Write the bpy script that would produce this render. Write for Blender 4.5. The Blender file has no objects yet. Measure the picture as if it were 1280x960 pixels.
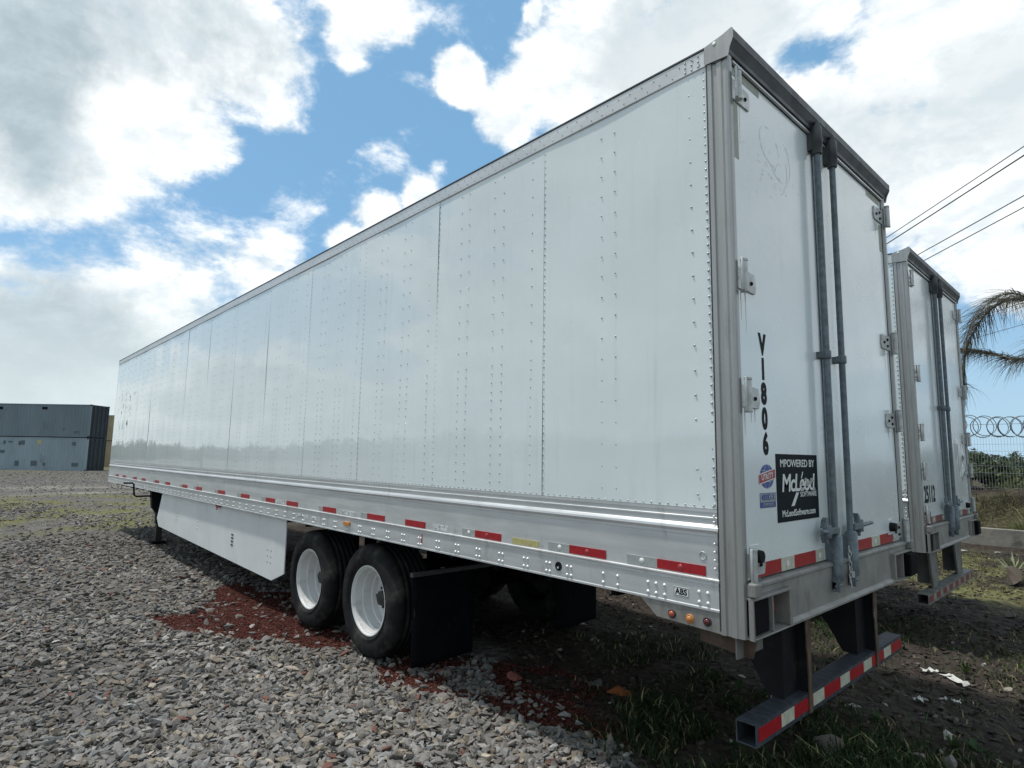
import bpy, bmesh, math, random
import numpy as np
from mathutils import Vector, Matrix
S = bpy.context.scene
C = S.collection
PI = math.pi
R_ = math.radians
random.seed(7)
rng = np.random.default_rng(7)

# ---------------------------------------------------------------- camera
cam = bpy.data.objects.new('camera', bpy.data.cameras.new('camera'))
C.objects.link(cam)
cam.data.sensor_width = 36.0
cam.data.lens = 21.108
cam.data.clip_start = 0.05
cam.data.clip_end = 3000
CP = Vector((1.381, -2.817, 1.823))
_f = Vector((-0.731, 0.672, 0.1209)).normalized()
_r = Vector((0.678, 0.735, 0.015)); _r = (_r - _f * _r.dot(_f)).normalized()
_u = _r.cross(_f)
cam.matrix_world = Matrix(((_r.x, _u.x, -_f.x, CP.x), (_r.y, _u.y, -_f.y, CP.y), (_r.z, _u.z, -_f.z, CP.z), (0, 0, 0, 1)))
S.camera = cam

# ---------------------------------------------------------------- exposure
S.view_settings.view_transform = 'Standard'
S.view_settings.look = 'None'
S.view_settings.gamma = 1
S.view_settings.use_curve_mapping = False
S.view_settings.exposure = 0.68
S.render.resolution_x, S.render.resolution_y = 1024, 768

# ---------------------------------------------------------------- sun
SUN_EL, SUN_AZ = 70.0, 214.0      # azimuth counted from +x towards +y
sun = bpy.data.objects.new('sun', bpy.data.lights.new('sun', 'SUN'))
C.objects.link(sun)
sun.data.energy = 2.0
sun.data.angle = R_(3.0)
sun.data.color = (1.0, 0.96, 0.90)
sd = Vector((math.cos(R_(SUN_EL)) * math.cos(R_(SUN_AZ)), math.cos(R_(SUN_EL)) * math.sin(R_(SUN_AZ)), math.sin(R_(SUN_EL))))
sun.rotation_euler = sd.to_track_quat('Z', 'Y').to_euler()
sun.location = (0, 0, 30)

# ---------------------------------------------------------------- world: Nishita sky with procedural clouds
W = bpy.data.worlds.new('World')
S.world = W
W.use_nodes = True
nt = W.node_tree
nt.nodes.clear()


class G:
    """tiny node-graph writer"""
    def __init__(s, tree): s.t = tree
    def n(s, typ, ins=None, **kw):
        nd = s.t.nodes.new(typ)
        for k, v in kw.items(): setattr(nd, k, v)
        for k, v in (ins or {}).items():
            sock = nd.inputs[k]
            if hasattr(v, 'is_output'): s.t.links.new(v, sock)
            else: sock.default_value = v
        return nd
    def m(s, op, a, b=0.0, c=None, clamp=False):
        d = {0: a, 1: b}
        if c is not None: d[2] = c
        return s.n('ShaderNodeMath', d, operation=op, use_clamp=clamp).outputs[0]
    def v(s, op, a, b=(0, 0, 0), scale=None):
        d = {0: a, 1: b}
        nd = s.n('ShaderNodeVectorMath', d, operation=op)
        if scale is not None:
            if hasattr(scale, 'is_output'): s.t.links.new(scale, nd.inputs['Scale'])
            else: nd.inputs['Scale'].default_value = scale
        return nd.outputs['Value'] if op in ('DISTANCE', 'DOT_PRODUCT', 'LENGTH') else nd.outputs['Vector']
    def ramp(s, x, a, b, c=0.0, d=1.0, smooth=True):
        return s.n('ShaderNodeMapRange', {0: x, 1: a, 2: b, 3: c, 4: d}, interpolation_type='SMOOTHSTEP' if smooth else 'LINEAR', clamp=True).outputs[0]
    def noise(s, vec, scale, detail=4, rough=0.55, dist=0.0, out='Fac'):
        return s.n('ShaderNodeTexNoise', {'Vector': vec, 'Scale': scale, 'Detail': detail, 'Roughness': rough, 'Distortion': dist}).outputs[0 if out == 'Fac' else 1]
    def mix(s, f, a, b, blend='MIX'):
        nd = s.n('ShaderNodeMix', data_type='RGBA', blend_type=blend)
        for i, v in ((0, f), (6, a), (7, b)):
            if hasattr(v, 'is_output'): s.t.links.new(v, nd.inputs[i])
            elif i == 0: nd.inputs[0].default_value = v
            else: nd.inputs[i].default_value = (*v, 1) if len(v) == 3 else v
        return nd.outputs[2]
    def sep(s, v):
        o = s.n('ShaderNodeSeparateXYZ', {0: v}).outputs
        return o[0], o[1], o[2]
    def comb(s, x, y, z): return s.n('ShaderNodeCombineXYZ', {0: x, 1: y, 2: z}).outputs[0]


g = G(nt)
sky = g.n('ShaderNodeTexSky', sky_type='NISHITA', sun_disc=False, sun_elevation=R_(SUN_EL), sun_rotation=R_(90 - SUN_AZ) % (2 * PI),
          altitude=1500.0, air_density=1.0, dust_density=1.6, ozone_density=1.4).outputs[0]
D = g.n('ShaderNodeTexCoord').outputs['Generated']
D = g.v('NORMALIZE', D)
dx, dy, dz = g.sep(D)
zz = g.m('ADD', g.m('MAXIMUM', dz, 0.0), 0.16)
PL = g.comb(g.m('DIVIDE', dx, zz), g.m('DIVIDE', dy, zz), 0.0)      # a cloud deck seen in perspective
warp = g.v('SUBTRACT', g.noise(D, 6.0, 5, 0.6, out='Color'), (0.5, 0.5, 0.5))
DW = g.v('ADD', D, g.v('SCALE', warp, scale=0.10))
# cloud masses: azimuth, elevation (degrees), radius (degrees), weight
BLOBS = [(180.3, 27.7, 9.1, 1.2), (174.7, 30.9, 8.2, 1.2), (167.3, 33.7, 7.6, 1.2), (161.9, 33.4, 4.8, 1.2), (177.1, 24.1, 6.8, 1.2), (170.7, 25.4, 4.7, 1.2), (179.4, 19.4, 4.3, 1.2), (161.6, 30.2, 3.3, 1.2), (166.5, 25.8, 3.3, 1.2), (173.7, 21.6, 3.1, 1.2), (154.8, 37.0, 3.8, 0.95), (151.1, 38.7, 3.8, 0.95), (153.9, 34.3, 2.2, 0.95), (149.0, 37.0, 1.7, 0.95), (143.0, 34.3, 2.3, 2.0), (135.3, 38.6, 1.2, 1.3), (151.6, 27.2, 2.6, 0.55), (145.3, 26.1, 1.5, 0.75), (173.7, 7.9, 8.6, 1.1), (167.4, 11.4, 5.5, 1), (176.5, 11.0, 3.3, 0.9), (161.4, 14.9, 4.8, 0.8), (178.2, 5.3, 8.1, 1), (173.1, 12.3, 2.9, 0.9), (169.3, 7.5, 9.1, 0.9), (150.2, 20.4, 2.5, 1.3), (146.4, 23.1, 2.3, 1.3), (153.5, 19.0, 1.6, 1.3), (137.8, 31.9, 3.2, 1.3), (133.0, 33.8, 4.7, 1.3), (128.1, 37.1, 6.1, 1.3), (121.1, 32.9, 8.0, 1.3), (117.2, 36.9, 7.6, 1.3), (109.6, 36.4, 4.4, 1.3), (99.7, 32.0, 5.7, 1.3), (105.9, 24.2, 7.6, 1.3), (110.7, 28.2, 4.8, 1.3), (96.7, 25.8, 6.7, 1.3), (99.5, 20.4, 6.1, 1.3), (97.9, 14.8, 4.9, 1.3), (102.2, 28.4, 2.2, -0.42), (109.8, 32.7, 1.9, -0.34), (131.0, 39.4, 1.7, -0.3), (99.7, 10.9, 5.1, -0.35)]
tot = None
for az, el, rad, w in BLOBS:
    c = (math.cos(R_(el)) * math.cos(R_(az)), math.cos(R_(el)) * math.sin(R_(az)), math.sin(R_(el)))
    b = g.ramp(g.v('DISTANCE', DW, c), 0.0, R_(rad) * 1.75, w, 0.0)
    if tot is None: tot = mass = b
    else: tot = g.m('SMOOTH_MAX', tot, b, 0.35) if w > 0 else g.m('ADD', tot, b)
    if rad > 6.3 and w > 0: mass = g.m('SMOOTH_MAX', mass, b, 0.5)
# away from those masses the same broken cloud goes on round the sky
look = (-0.72, 0.66, 0.22)
inside = g.ramp(g.v('DOT_PRODUCT', D, look), 0.45, 0.72)
gen = g.m('MULTIPLY', g.m('SUBTRACT', 1.0, inside), g.ramp(g.noise(PL, 0.55, 3, 0.5), 0.36, 0.60, 0.0, 1.1))
base = g.m('ADD', tot, gen)


def fbm(vec):
    a = g.noise(vec, 4.5, 12, 0.62, 0.3)
    b = g.noise(vec, 15.0, 8, 0.65)
    return g.m('ADD', g.m('MULTIPLY', g.m('SUBTRACT', a, 0.5), 1.9), g.m('MULTIPLY', g.m('SUBTRACT', b, 0.5), 0.8))


DS = g.v('MULTIPLY', D, (1.0, 1.0, 1.7))
n1 = fbm(DS)
n2 = fbm(g.v('ADD', DS, (sd.x * 0.03, sd.y * 0.03, sd.z * 0.045)))
dens = g.m('ADD', base, n1)
alpha = g.ramp(dens, 0.30, 0.78)
soft = g.noise(D, 3.6, 8, 0.62)
thick = g.m('MULTIPLY', g.ramp(g.m('ADD', g.m('ADD', mass, gen), g.m('MULTIPLY', g.m('SUBTRACT', soft, 0.5), 2.4)), 0.48, 1.15), g.ramp(dy, 0.85, 0.25, 0.45, 1.0))
lit = g.ramp(g.m('SUBTRACT', n1, n2), -0.28, 0.20)
cc = g.mix(thick, (7.6, 7.7, 7.65), (2.9, 3.5, 3.8))
cc = g.mix(g.m('MULTIPLY', g.m('SUBTRACT', 1.0, lit), 0.60), cc, (4.1, 4.75, 5.1))
hz = g.ramp(dz, 0.0, 0.30, 0.9, 0.0)
skyc = g.mix(0.65, sky, (1.35, 3.05, 4.7))
hzc = g.mix(g.ramp(dx, -0.9, -0.2), (5.0, 5.7, 5.8), (3.0, 4.3, 5.3))
skyc = g.mix(hz, skyc, hzc)
cc = g.mix(g.m('MULTIPLY', hz, 0.75), cc, g.mix(0.5, hzc, (4.9, 5.5, 5.6)))
col = g.mix(g.m('MULTIPLY', alpha, 0.97), skyc, cc)
bg = g.n('ShaderNodeBackground', {'Color': col, 'Strength': 0.1})
nt.links.new(bg.outputs[0], g.n('ShaderNodeOutputWorld').inputs[0])

# ================================================================ helpers


def tag(o, label=None, cat=None, group=None, kind=None):
    if label: o['label'] = label
    if cat: o['category'] = cat
    if group: o['group'] = group
    if kind: o['kind'] = kind
    return o


def empty(name, loc=(0, 0, 0), rz=0.0, parent=None):
    o = bpy.data.objects.new(name, None)
    C.objects.link(o)
    o.location = loc
    o.rotation_euler = (0, 0, rz)
    o.empty_display_size = 0.2
    if parent: o.parent = parent
    return o


def copy_tree(o, parent=None):
    c = o.copy()
    C.objects.link(c)
    if parent: c.parent = parent
    for ch in list(o.children): copy_tree(ch, c)
    return c


class MB:
    def __init__(s): s.v = []; s.f = []; s.sm = []
    def add(s, vs, fs, smooth=False):
        b = len(s.v)
        s.v += [tuple(v) for v in vs]
        s.f += [tuple(i + b for i in f) for f in fs]
        s.sm += [smooth] * len(fs)
        return s
    def box(s, x0, x1, y0, y1, z0, z1, M=None):
        vs = [(x, y, z) for x in (x0, x1) for y in (y0, y1) for z in (z0, z1)]
        if M is not None: vs = [tuple(M @ Vector(v)) for v in vs]
        return s.add(vs, [(0, 1, 3, 2), (4, 6, 7, 5), (0, 4, 5, 1), (2, 3, 7, 6), (0, 2, 6, 4), (1, 5, 7, 3)])
    def prism(s, poly, axis, a, b):
        """poly: 2D outline; axis: the extrusion axis; the outline lives in the two other axes in xyz order"""
        n = len(poly)
        def P(p, t):
            return {'x': (t, p[0], p[1]), 'y': (p[0], t, p[1]), 'z': (p[0], p[1], t)}[axis]
        vs = [P(p, a) for p in poly] + [P(p, b) for p in poly]
        fs = [tuple(range(n))[::-1], tuple(range(n, 2 * n))] + [(i, (i + 1) % n, n + (i + 1) % n, n + i) for i in range(n)]
        return s.add(vs, fs)
    def cyl(s, p0, p1, r0, r1=None, n=12, cap=True):
        r1 = r0 if r1 is None else r1
        p0, p1 = Vector(p0), Vector(p1)
        d = (p1 - p0).normalized()
        a = d.orthogonal().normalized(); b = d.cross(a)
        vs = []
        for p, r in ((p0, r0), (p1, r1)):
            for i in range(n):
                t = 2 * PI * i / n
                vs.append(p + (a * math.cos(t) + b * math.sin(t)) * r)
        s.add(vs, [(i, (i + 1) % n, n + (i + 1) % n, n + i) for i in range(n)], True)
        if cap: s.add(vs, [tuple(range(n))[::-1], tuple(range(n, 2 * n))])
        return s
    def tube(s, pts, r, n=8):
        pts = [Vector(p) for p in pts]
        rings = []
        ref = None
        for i, p in enumerate(pts):
            d = (pts[min(i + 1, len(pts) - 1)] - pts[max(i - 1, 0)]).normalized()
            if ref is None: ref = d.orthogonal().normalized()
            a = (ref - d * ref.dot(d)).normalized(); ref = a
            b = d.cross(a)
            rr = r[i] if isinstance(r, (list, tuple)) else r
            rings.append([p + (a * math.cos(2 * PI * k / n) + b * math.sin(2 * PI * k / n)) * rr for k in range(n)])
        vs = [v for rg in rings for v in rg]
        fs = []
        for i in range(len(pts) - 1):
            for k in range(n):
                fs.append((i * n + k, i * n + (k + 1) % n, (i + 1) * n + (k + 1) % n, (i + 1) * n + k))
        s.add(vs, fs, True)
        L = (len(pts) - 1) * n
        return s.add(vs, [tuple(range(n))[::-1], tuple(L + k for k in range(n))])
    def lathe(s, prof, c, n=40, smooth=True):
        """profile (y, r) spun about the axis along y through c=(x, z)"""
        vs = []
        for y, r in prof:
            for i in range(n):
                t = 2 * PI * i / n
                vs.append((c[0] + r * math.cos(t), y, c[1] + r * math.sin(t)))
        fs = []
        for j in range(len(prof) - 1):
            for i in range(n):
                fs.append((j * n + i, j * n + (i + 1) % n, (j + 1) * n + (i + 1) % n, (j + 1) * n + i))
        return s.add(vs, fs, smooth)
    def dome(s, c, nrm, r, h, n=7):
        nrm = Vector(nrm).normalized(); c = Vector(c)
        a = nrm.orthogonal().normalized(); b = nrm.cross(a)
        vs = []
        for rr, hh in ((1.0, 0.0), (0.75, 0.65)):
            for i in range(n):
                t = 2 * PI * i / n
                vs.append(c + (a * math.cos(t) + b * math.sin(t)) * r * rr + nrm * h * hh)
        vs.append(c + nrm * h)
        fs = [(i, (i + 1) % n, n + (i + 1) % n, n + i) for i in range(n)] + [(n + i, n + (i + 1) % n, 2 * n) for i in range(n)]
        return s.add(vs, fs, True)
    def build(s, name, mat, parent=None, bevel=0.0, kind=None):
        me = bpy.data.meshes.new(name)
        me.from_pydata(s.v, [], s.f)
        me.polygons.foreach_set('use_smooth', s.sm)
        bm = bmesh.new(); bm.from_mesh(me)
        bmesh.ops.remove_doubles(bm, verts=bm.verts, dist=1e-5) if bevel else None
        bmesh.ops.recalc_face_normals(bm, faces=bm.faces)
        bm.to_mesh(me); bm.free()
        me.materials.append(mat)
        o = bpy.data.objects.new(name, me)
        C.objects.link(o)
        if parent: o.parent = parent
        if bevel:
            m = o.modifiers.new('bevel', 'BEVEL'); m.width = bevel; m.segments = 2; m.limit_method = 'ANGLE'
            m.harden_normals = False
        if kind: o['kind'] = kind
        return o


def np_mesh(name, V, F, mat, tint=None, smooth=False):
    me = bpy.data.meshes.new(name)
    V = np.asarray(V, np.float32); F = np.asarray(F, np.int32)
    k = F.shape[1]
    me.vertices.add(len(V)); me.vertices.foreach_set('co', V.ravel())
    me.loops.add(F.size); me.loops.foreach_set('vertex_index', F.ravel())
    me.polygons.add(len(F)); me.polygons.foreach_set('loop_start', np.arange(0, F.size, k, dtype=np.int32))
    me.update(calc_edges=True)
    me.polygons.foreach_set('use_smooth', np.full(len(F), smooth))
    if tint is not None:
        a = me.color_attributes.new('tint', 'FLOAT_COLOR', 'POINT')
        t = np.ones((len(V), 4), np.float32); t[:, :3] = tint
        a.data.foreach_set('color', t.ravel())
    me.materials.append(mat)
    o = bpy.data.objects.new(name, me)
    C.objects.link(o)
    return o


# ---------------------------------------------------------------- materials
def mk(name, base, rough=0.5, metal=0.0, var=0.0, vscale=4.0, stretch=(1, 1, 1), dark=None, dmin=0.55, dmax=0.75, bump=0.0,
       bscale=60.0, coat=0.0, rvar=0.0, dscale=3.0, dstretch=(1, 1, 1), wave=0.0, wscale=2.0, coat_rough=0.05, spec=0.5):
    m = bpy.data.materials.new(name)
    m.use_nodes = True
    t = m.node_tree
    t.nodes.clear()
    q = G(t)
    P = q.n('ShaderNodeTexCoord').outputs['Object']
    n = q.noise(q.v('MULTIPLY', P, stretch), vscale, 6, 0.6)
    c = q.mix(q.ramp(n, 0.3, 0.7, 0, 1), tuple(max(0, b * (1 - var)) for b in base), tuple(b * (1 + var) for b in base))
    if dark is not None:
        dn = q.noise(q.v('MULTIPLY', P, dstretch), dscale, 9, 0.65)
        c = q.mix(q.ramp(dn, dmin, dmax), c, dark)
    rr = q.ramp(q.noise(P, vscale * 1.7, 5, 0.6), 0.25, 0.75, max(0.02, rough - rvar), min(1, rough + rvar), False)
    b = q.n('ShaderNodeBsdfPrincipled', {'Base Color': c, 'Roughness': rr, 'Metallic': metal, 'Coat Weight': coat, 'Coat Roughness': coat_rough, 'Specular IOR Level': spec})
    nrm = None
    if wave:
        nrm = q.n('ShaderNodeBump', {'Height': q.noise(P, wscale, 2, 0.4), 'Strength': 1.0, 'Distance': wave}).outputs[0]
    if bump:
        d = {'Height': q.noise(P, bscale, 5, 0.6), 'Strength': 1.0, 'Distance': bump}
        if nrm is not None: d['Normal'] = nrm
        nrm = q.n('ShaderNodeBump', d).outputs[0]
    if nrm is not None:
        t.links.new(nrm, b.inputs['Normal'])
        t.links.new(nrm, b.inputs['Coat Normal'])
    t.links.new(b.outputs[0], q.n('ShaderNodeOutputMaterial').inputs[0])
    return m


M = {}
M['side'] = mk('side_paint', (0.75, 0.82, 0.83), 0.32, 0, 0.04, 1.3, coat=1.0, coat_rough=0.03, rvar=0.08, wave=0.0035, wscale=1.3, dark=(0.58, 0.61, 0.60), dmin=0.52, dmax=0.95,
                dscale=2.2, dstretch=(5.0, 1, 0.35))
M['door'] = mk('door_paint', (0.76, 0.82, 0.825), 0.25, 0, 0.05, 1.5, coat=0.6, coat_rough=0.13, rvar=0.08, wave=0.002, wscale=3, dark=(0.50, 0.52, 0.50), dmin=0.58, dmax=0.95,
                dscale=2.5, dstretch=(1, 3, 0.6))
M['skirt'] = mk('skirt_paint', (0.74, 0.76, 0.76), 0.4, 0, 0.06, 1.5, wave=0.002, dark=(0.42, 0.40, 0.36), dmin=0.56, dmax=0.95, dscale=2.0, dstretch=(4, 1, 0.7))
M['alu'] = mk('milled_aluminium', (0.62, 0.635, 0.64), 0.42, 0.5, 0.10, 2.5, (0.5, 1, 6), rvar=0.1, dark=(0.30, 0.29, 0.27), dmin=0.55, dmax=0.85, dscale=3, dstretch=(3, 1, 1), bump=0.0004, bscale=30)
M['steel'] = mk('stainless_steel', (0.38, 0.38, 0.37), 0.42, 0.6, 0.07, 3, (8, 8, 0.4), rvar=0.06, dark=(0.24, 0.23, 0.215), dmin=0.5, dmax=0.9, dscale=3, dstretch=(5, 5, 1.0), bump=0.0006, bscale=25)
M['sill'] = mk('sill_steel', (0.29, 0.285, 0.27), 0.55, 0.45, 0.14, 5, (4, 1, 1), rvar=0.1, dark=(0.17, 0.15, 0.13), dmin=0.5, dmax=0.8, dscale=4, dstretch=(1, 3, 1), bump=0.0008, bscale=20)
M['header'] = mk('header_steel', (0.085, 0.09, 0.095), 0.5, 0.4, 0.25, 4, rvar=0.12, dark=(0.045, 0.045, 0.045), bump=0.0006, bscale=20)
M['galv'] = mk('galvanised_steel', (0.15, 0.18, 0.20), 0.55, 0.35, 0.25, 25, rvar=0.12, dark=(0.16, 0.17, 0.17), dscale=12, bump=0.0006, bscale=60)
M['hinge'] = mk('hinge_steel', (0.50, 0.51, 0.50), 0.45, 0.45, 0.2, 15, rvar=0.12, dark=(0.18, 0.17, 0.15), dscale=14, bump=0.0006, bscale=60)
M['rivet'] = mk('rivet_aluminium', (0.42, 0.45, 0.47), 0.35, 0.3, coat=0.5)
M['bolt'] = mk('bolt_aluminium', (0.75, 0.76, 0.76), 0.35, 0.4)
M['black'] = mk('black_paint', (0.007, 0.008, 0.010), 0.65, 0, 0.3, 8, spec=0.25, dark=(0.035, 0.032, 0.028), dmin=0.55, dmax=0.8, dscale=6, bump=0.001, bscale=20)
M['rubber'] = mk('tyre_rubber', (0.012, 0.0125, 0.0135), 0.8, 0, 0.25, 8, spec=0.2, dark=(0.085, 0.078, 0.068), dmin=0.46, dmax=0.8, dscale=5, bump=0.0015, bscale=40)
M['flap'] = mk('flap_rubber', (0.004, 0.005, 0.007), 0.8, 0, 0.3, 8, spec=0.1, dark=(0.04, 0.04, 0.037), dmin=0.62, dmax=0.72, dscale=7, dstretch=(1, 3, 0.6), bump=0.004, bscale=6)
M['rim'] = mk('white_rim_paint', (0.64, 0.65, 0.65), 0.38, 0, 0.06, 6, dark=(0.30, 0.26, 0.22), dmin=0.50, dmax=0.85, dscale=5)
M['hub'] = mk('greasy_hub_and_shaded_rim', (0.045, 0.043, 0.040), 0.5, 0.3, 0.3, 20, bump=0.002, bscale=30)
M['guard'] = mk('guard_steel', (0.062, 0.075, 0.092), 0.48, 0.4, 0.35, 12, (1, 3, 1), dark=(0.13, 0.14, 0.15), dmin=0.55, dmax=0.75, dscale=14, bump=0.001, bscale=40)
M['rust'] = mk('rusty_steel', (0.10, 0.065, 0.045), 0.8, 0.1, 0.3, 10, dark=(0.17, 0.14, 0.11), dscale=7, bump=0.002, bscale=30)
M['plate'] = mk('galvanised_plate', (0.20, 0.20, 0.185), 0.6, 0.3, 0.2, 8, dark=(0.09, 0.085, 0.075), dscale=5, dmin=0.45, dmax=0.8, bump=0.001, bscale=20)
M['red'] = mk('red_tape', (0.34, 0.012, 0.018), 0.35, 0, 0.12, 30)
M['silver'] = mk('silver_tape', (0.34, 0.37, 0.36), 0.35, 0, 0.08, 30)
M['cream'] = mk('cream_tape', (0.50, 0.50, 0.40), 0.4, 0, 0.12, 20, dark=(0.30, 0.29, 0.22), dscale=12)
M['white'] = mk('white_print', (0.72, 0.73, 0.72), 0.5, 0, 0.03)
M['chip'] = mk('peeled_white_print', (0.62, 0.64, 0.64), 0.5, 0, 0.05, 30, dark=(0.30, 0.31, 0.31), dmin=0.48, dmax=0.54, dscale=40)
M['ink'] = mk('black_print', (0.006, 0.007, 0.010), 0.6, spec=0.15)
M['navy'] = mk('dark_sticker', (0.004, 0.010, 0.015), 0.6, spec=0.12)
M['blue'] = mk('blue_print', (0.035, 0.07, 0.28), 0.35)
M['redp'] = mk('red_print', (0.36, 0.04, 0.05), 0.4)
M['residue'] = mk('tape_residue', (0.36, 0.37, 0.31), 0.6, 0, 0.1, 15)
M['ghost'] = mk('decal_ghost', (0.60, 0.65, 0.66), 0.3, 0, 0.1, 20, coat=0.9, coat_rough=0.03)
M['yellow'] = mk('yellow_label', (0.44, 0.40, 0.17), 0.5, 0, 0.1, 30, dark=(0.3, 0.2, 0.1), dscale=25)
M['amber'] = mk('amber_lens', (0.55, 0.22, 0.05), 0.25, coat=0.5)
M['orange'] = mk('orange_lens', (0.42, 0.08, 0.03), 0.3, coat=0.5)
M['lens'] = mk('red_lens', (0.10, 0.008, 0.010), 0.2, coat=0.6)
M['redlamp'] = mk('red_lamp', (0.30, 0.015, 0.015), 0.2, coat=0.6)
M['dark'] = mk('underfloor_black', (0.007, 0.007, 0.009), 0.85, spec=0.1)
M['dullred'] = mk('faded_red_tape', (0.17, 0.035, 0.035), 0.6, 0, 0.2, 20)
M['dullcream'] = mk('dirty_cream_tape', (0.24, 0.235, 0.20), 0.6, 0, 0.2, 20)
M['wood'] = mk('floor_board', (0.10, 0.08, 0.06), 0.8, 0, 0.2, 3, (1, 8, 1))
M['seal'] = mk('rubber_seal', (0.035, 0.04, 0.045), 0.6)
M['contblue'] = mk('blue_grey_container_paint', (0.16, 0.205, 0.235), 0.5, 0, 0.12, 0.5, (1, 1, 0.4), dark=(0.09, 0.12, 0.15), dmin=0.55, dmax=0.8, dscale=0.7)
M['contlight'] = mk('pale_blue_container_paint', (0.27, 0.335, 0.375), 0.5, 0, 0.12, 0.5, (1, 1, 0.4), dark=(0.12, 0.15, 0.17), dmin=0.55, dmax=0.8, dscale=0.7)
M['contdark'] = mk('dark_container_end', (0.012, 0.020, 0.026), 0.55, 0, 0.2, 1)
M['conttan'] = mk('tan_container_paint', (0.33, 0.27, 0.16), 0.55, 0, 0.12, 0.8, dark=(0.25, 0.14, 0.09), dmin=0.5, dmax=0.8, dscale=0.5)
M['patch'] = mk('container_patch', (0.09, 0.12, 0.13), 0.6, 0, 0.2, 8)
M['conc'] = mk('concrete', (0.25, 0.235, 0.205), 0.9, 0, 0.18, 4, dark=(0.10, 0.095, 0.08), dmin=0.45, dmax=0.75, dscale=2.5, bump=0.006, bscale=18)
M['wire'] = mk('fence_wire', (0.42, 0.47, 0.49), 0.5, 0.3)
M['razor'] = mk('razor_wire', (0.20, 0.23, 0.24), 0.5, 0.4)
M['cable'] = mk('power_cable', (0.02, 0.021, 0.025), 0.6)
M['paper'] = mk('litter_paper', (0.55, 0.55, 0.52), 0.8, 0, 0.1, 30)
M['agave'] = mk('agave_leaf', (0.20, 0.22, 0.12), 0.5, 0, 0.2, 12)
M['pole'] = mk('pole_concrete', (0.30, 0.29, 0.27), 0.9, 0, 0.1, 3)


def tint_mat(name, rough=0.9, bump=0.0, bscale=120, var=0.25, vscale=40, trans=0.0):
    m = bpy.data.materials.new(name); m.use_nodes = True
    t = m.node_tree; t.nodes.clear(); q = G(t)
    a = q.n('ShaderNodeAttribute', attribute_name='tint').outputs['Color']
    P = q.n('ShaderNodeTexCoord').outputs['Object']
    n = q.ramp(q.noise(P, vscale, 5, 0.65), 0.3, 0.7, 1 - var, 1 + var)
    c = q.v('SCALE', a, scale=n)
    b = q.n('ShaderNodeBsdfPrincipled', {'Base Color': c, 'Roughness': rough, 'Specular IOR Level': 0.25})
    if bump: t.links.new(q.n('ShaderNodeBump', {'Height': q.noise(P, bscale, 5, 0.7), 'Strength': 1.0, 'Distance': bump}).outputs[0], b.inputs['Normal'])
    sh = b.outputs[0]
    if trans:
        tr = q.n('ShaderNodeBsdfTranslucent', {'Color': c}).outputs[0]
        sh = q.n('ShaderNodeMixShader', {0: trans, 1: b.outputs[0], 2: tr}).outputs[0]
    t.links.new(sh, q.n('ShaderNodeOutputMaterial').inputs[0])
    return m


M['stone'] = tint_mat('crushed_stone', 0.92, 0.002, 150, 0.22, 60)
M['leaf'] = tint_mat('leaf', 0.6, trans=0.25, var=0.2, vscale=3)

# ================================================================ ground height and ground cover masks (python side, used to place stones and blades)
_P = rng.random((256, 256))


def vnoise(x, y, s):
    x = np.asarray(x) * s + 1000.3; y = np.asarray(y) * s + 2000.7
    xi = np.floor(x).astype(int); yi = np.floor(y).astype(int)
    fx = x - xi; fy = y - yi
    fx = fx * fx * (3 - 2 * fx); fy = fy * fy * (3 - 2 * fy)
    a = _P[xi % 256, yi % 256]; b = _P[(xi + 1) % 256, yi % 256]; c = _P[xi % 256, (yi + 1) % 256]; d = _P[(xi + 1) % 256, (yi + 1) % 256]
    return (a * (1 - fx) + b * fx) * (1 - fy) + (c * (1 - fx) + d * fx) * fy


def sstep(x, a, b):
    t = np.clip((np.asarray(x) - a) / (b - a), 0, 1)
    return t * t * (3 - 2 * t)


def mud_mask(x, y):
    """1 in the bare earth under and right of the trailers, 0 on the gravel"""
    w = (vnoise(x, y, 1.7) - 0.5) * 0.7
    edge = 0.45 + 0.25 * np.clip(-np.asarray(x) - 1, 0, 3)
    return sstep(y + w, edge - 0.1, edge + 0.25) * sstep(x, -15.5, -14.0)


def height(x, y):
    x = np.asarray(x, float); y = np.asarray(y, float)
    h = (vnoise(x, y, 0.35) - 0.5) * 0.05 + (vnoise(x, y, 1.3) - 0.5) * 0.02
    m = mud_mask(x, y)
    h = h + m * ((vnoise(x, y, 2.7) - 0.5) * 0.05 + (vnoise(x, y, 7.0) - 0.5) * 0.035 + (vnoise(x, y, 17.0) - 0.5) * 0.014)
    h = h * sstep(np.hypot(x, y), 0, 1.0) - 0.012
    # earth bank behind the kerb
    h = h + 0.30 * sstep(y, 14.12, 14.3) + 0.85 * sstep(y, 14.3, 17.0) + (vnoise(x, y, 1.0) - 0.5) * 0.35 * sstep(y, 14.4, 15.5) + (vnoise(x, y, 4.0) - 0.5) * 0.15 * sstep(y, 14.4, 15.5)
    h = h + 0.10 * sstep(-x, 45, 58)
    return h


def inside_poly(x, y, poly):
    x = np.asarray(x); y = np.asarray(y); r = np.zeros(x.shape, bool)
    n = len(poly)
    for i in range(n):
        x0, y0 = poly[i]; x1, y1 = poly[(i + 1) % n]
        c = ((y0 > y) != (y1 > y)) & (x < (x1 - x0) * (y - y0) / (y1 - y0 + 1e-12) + x0)
        r ^= c
    return r


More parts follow.
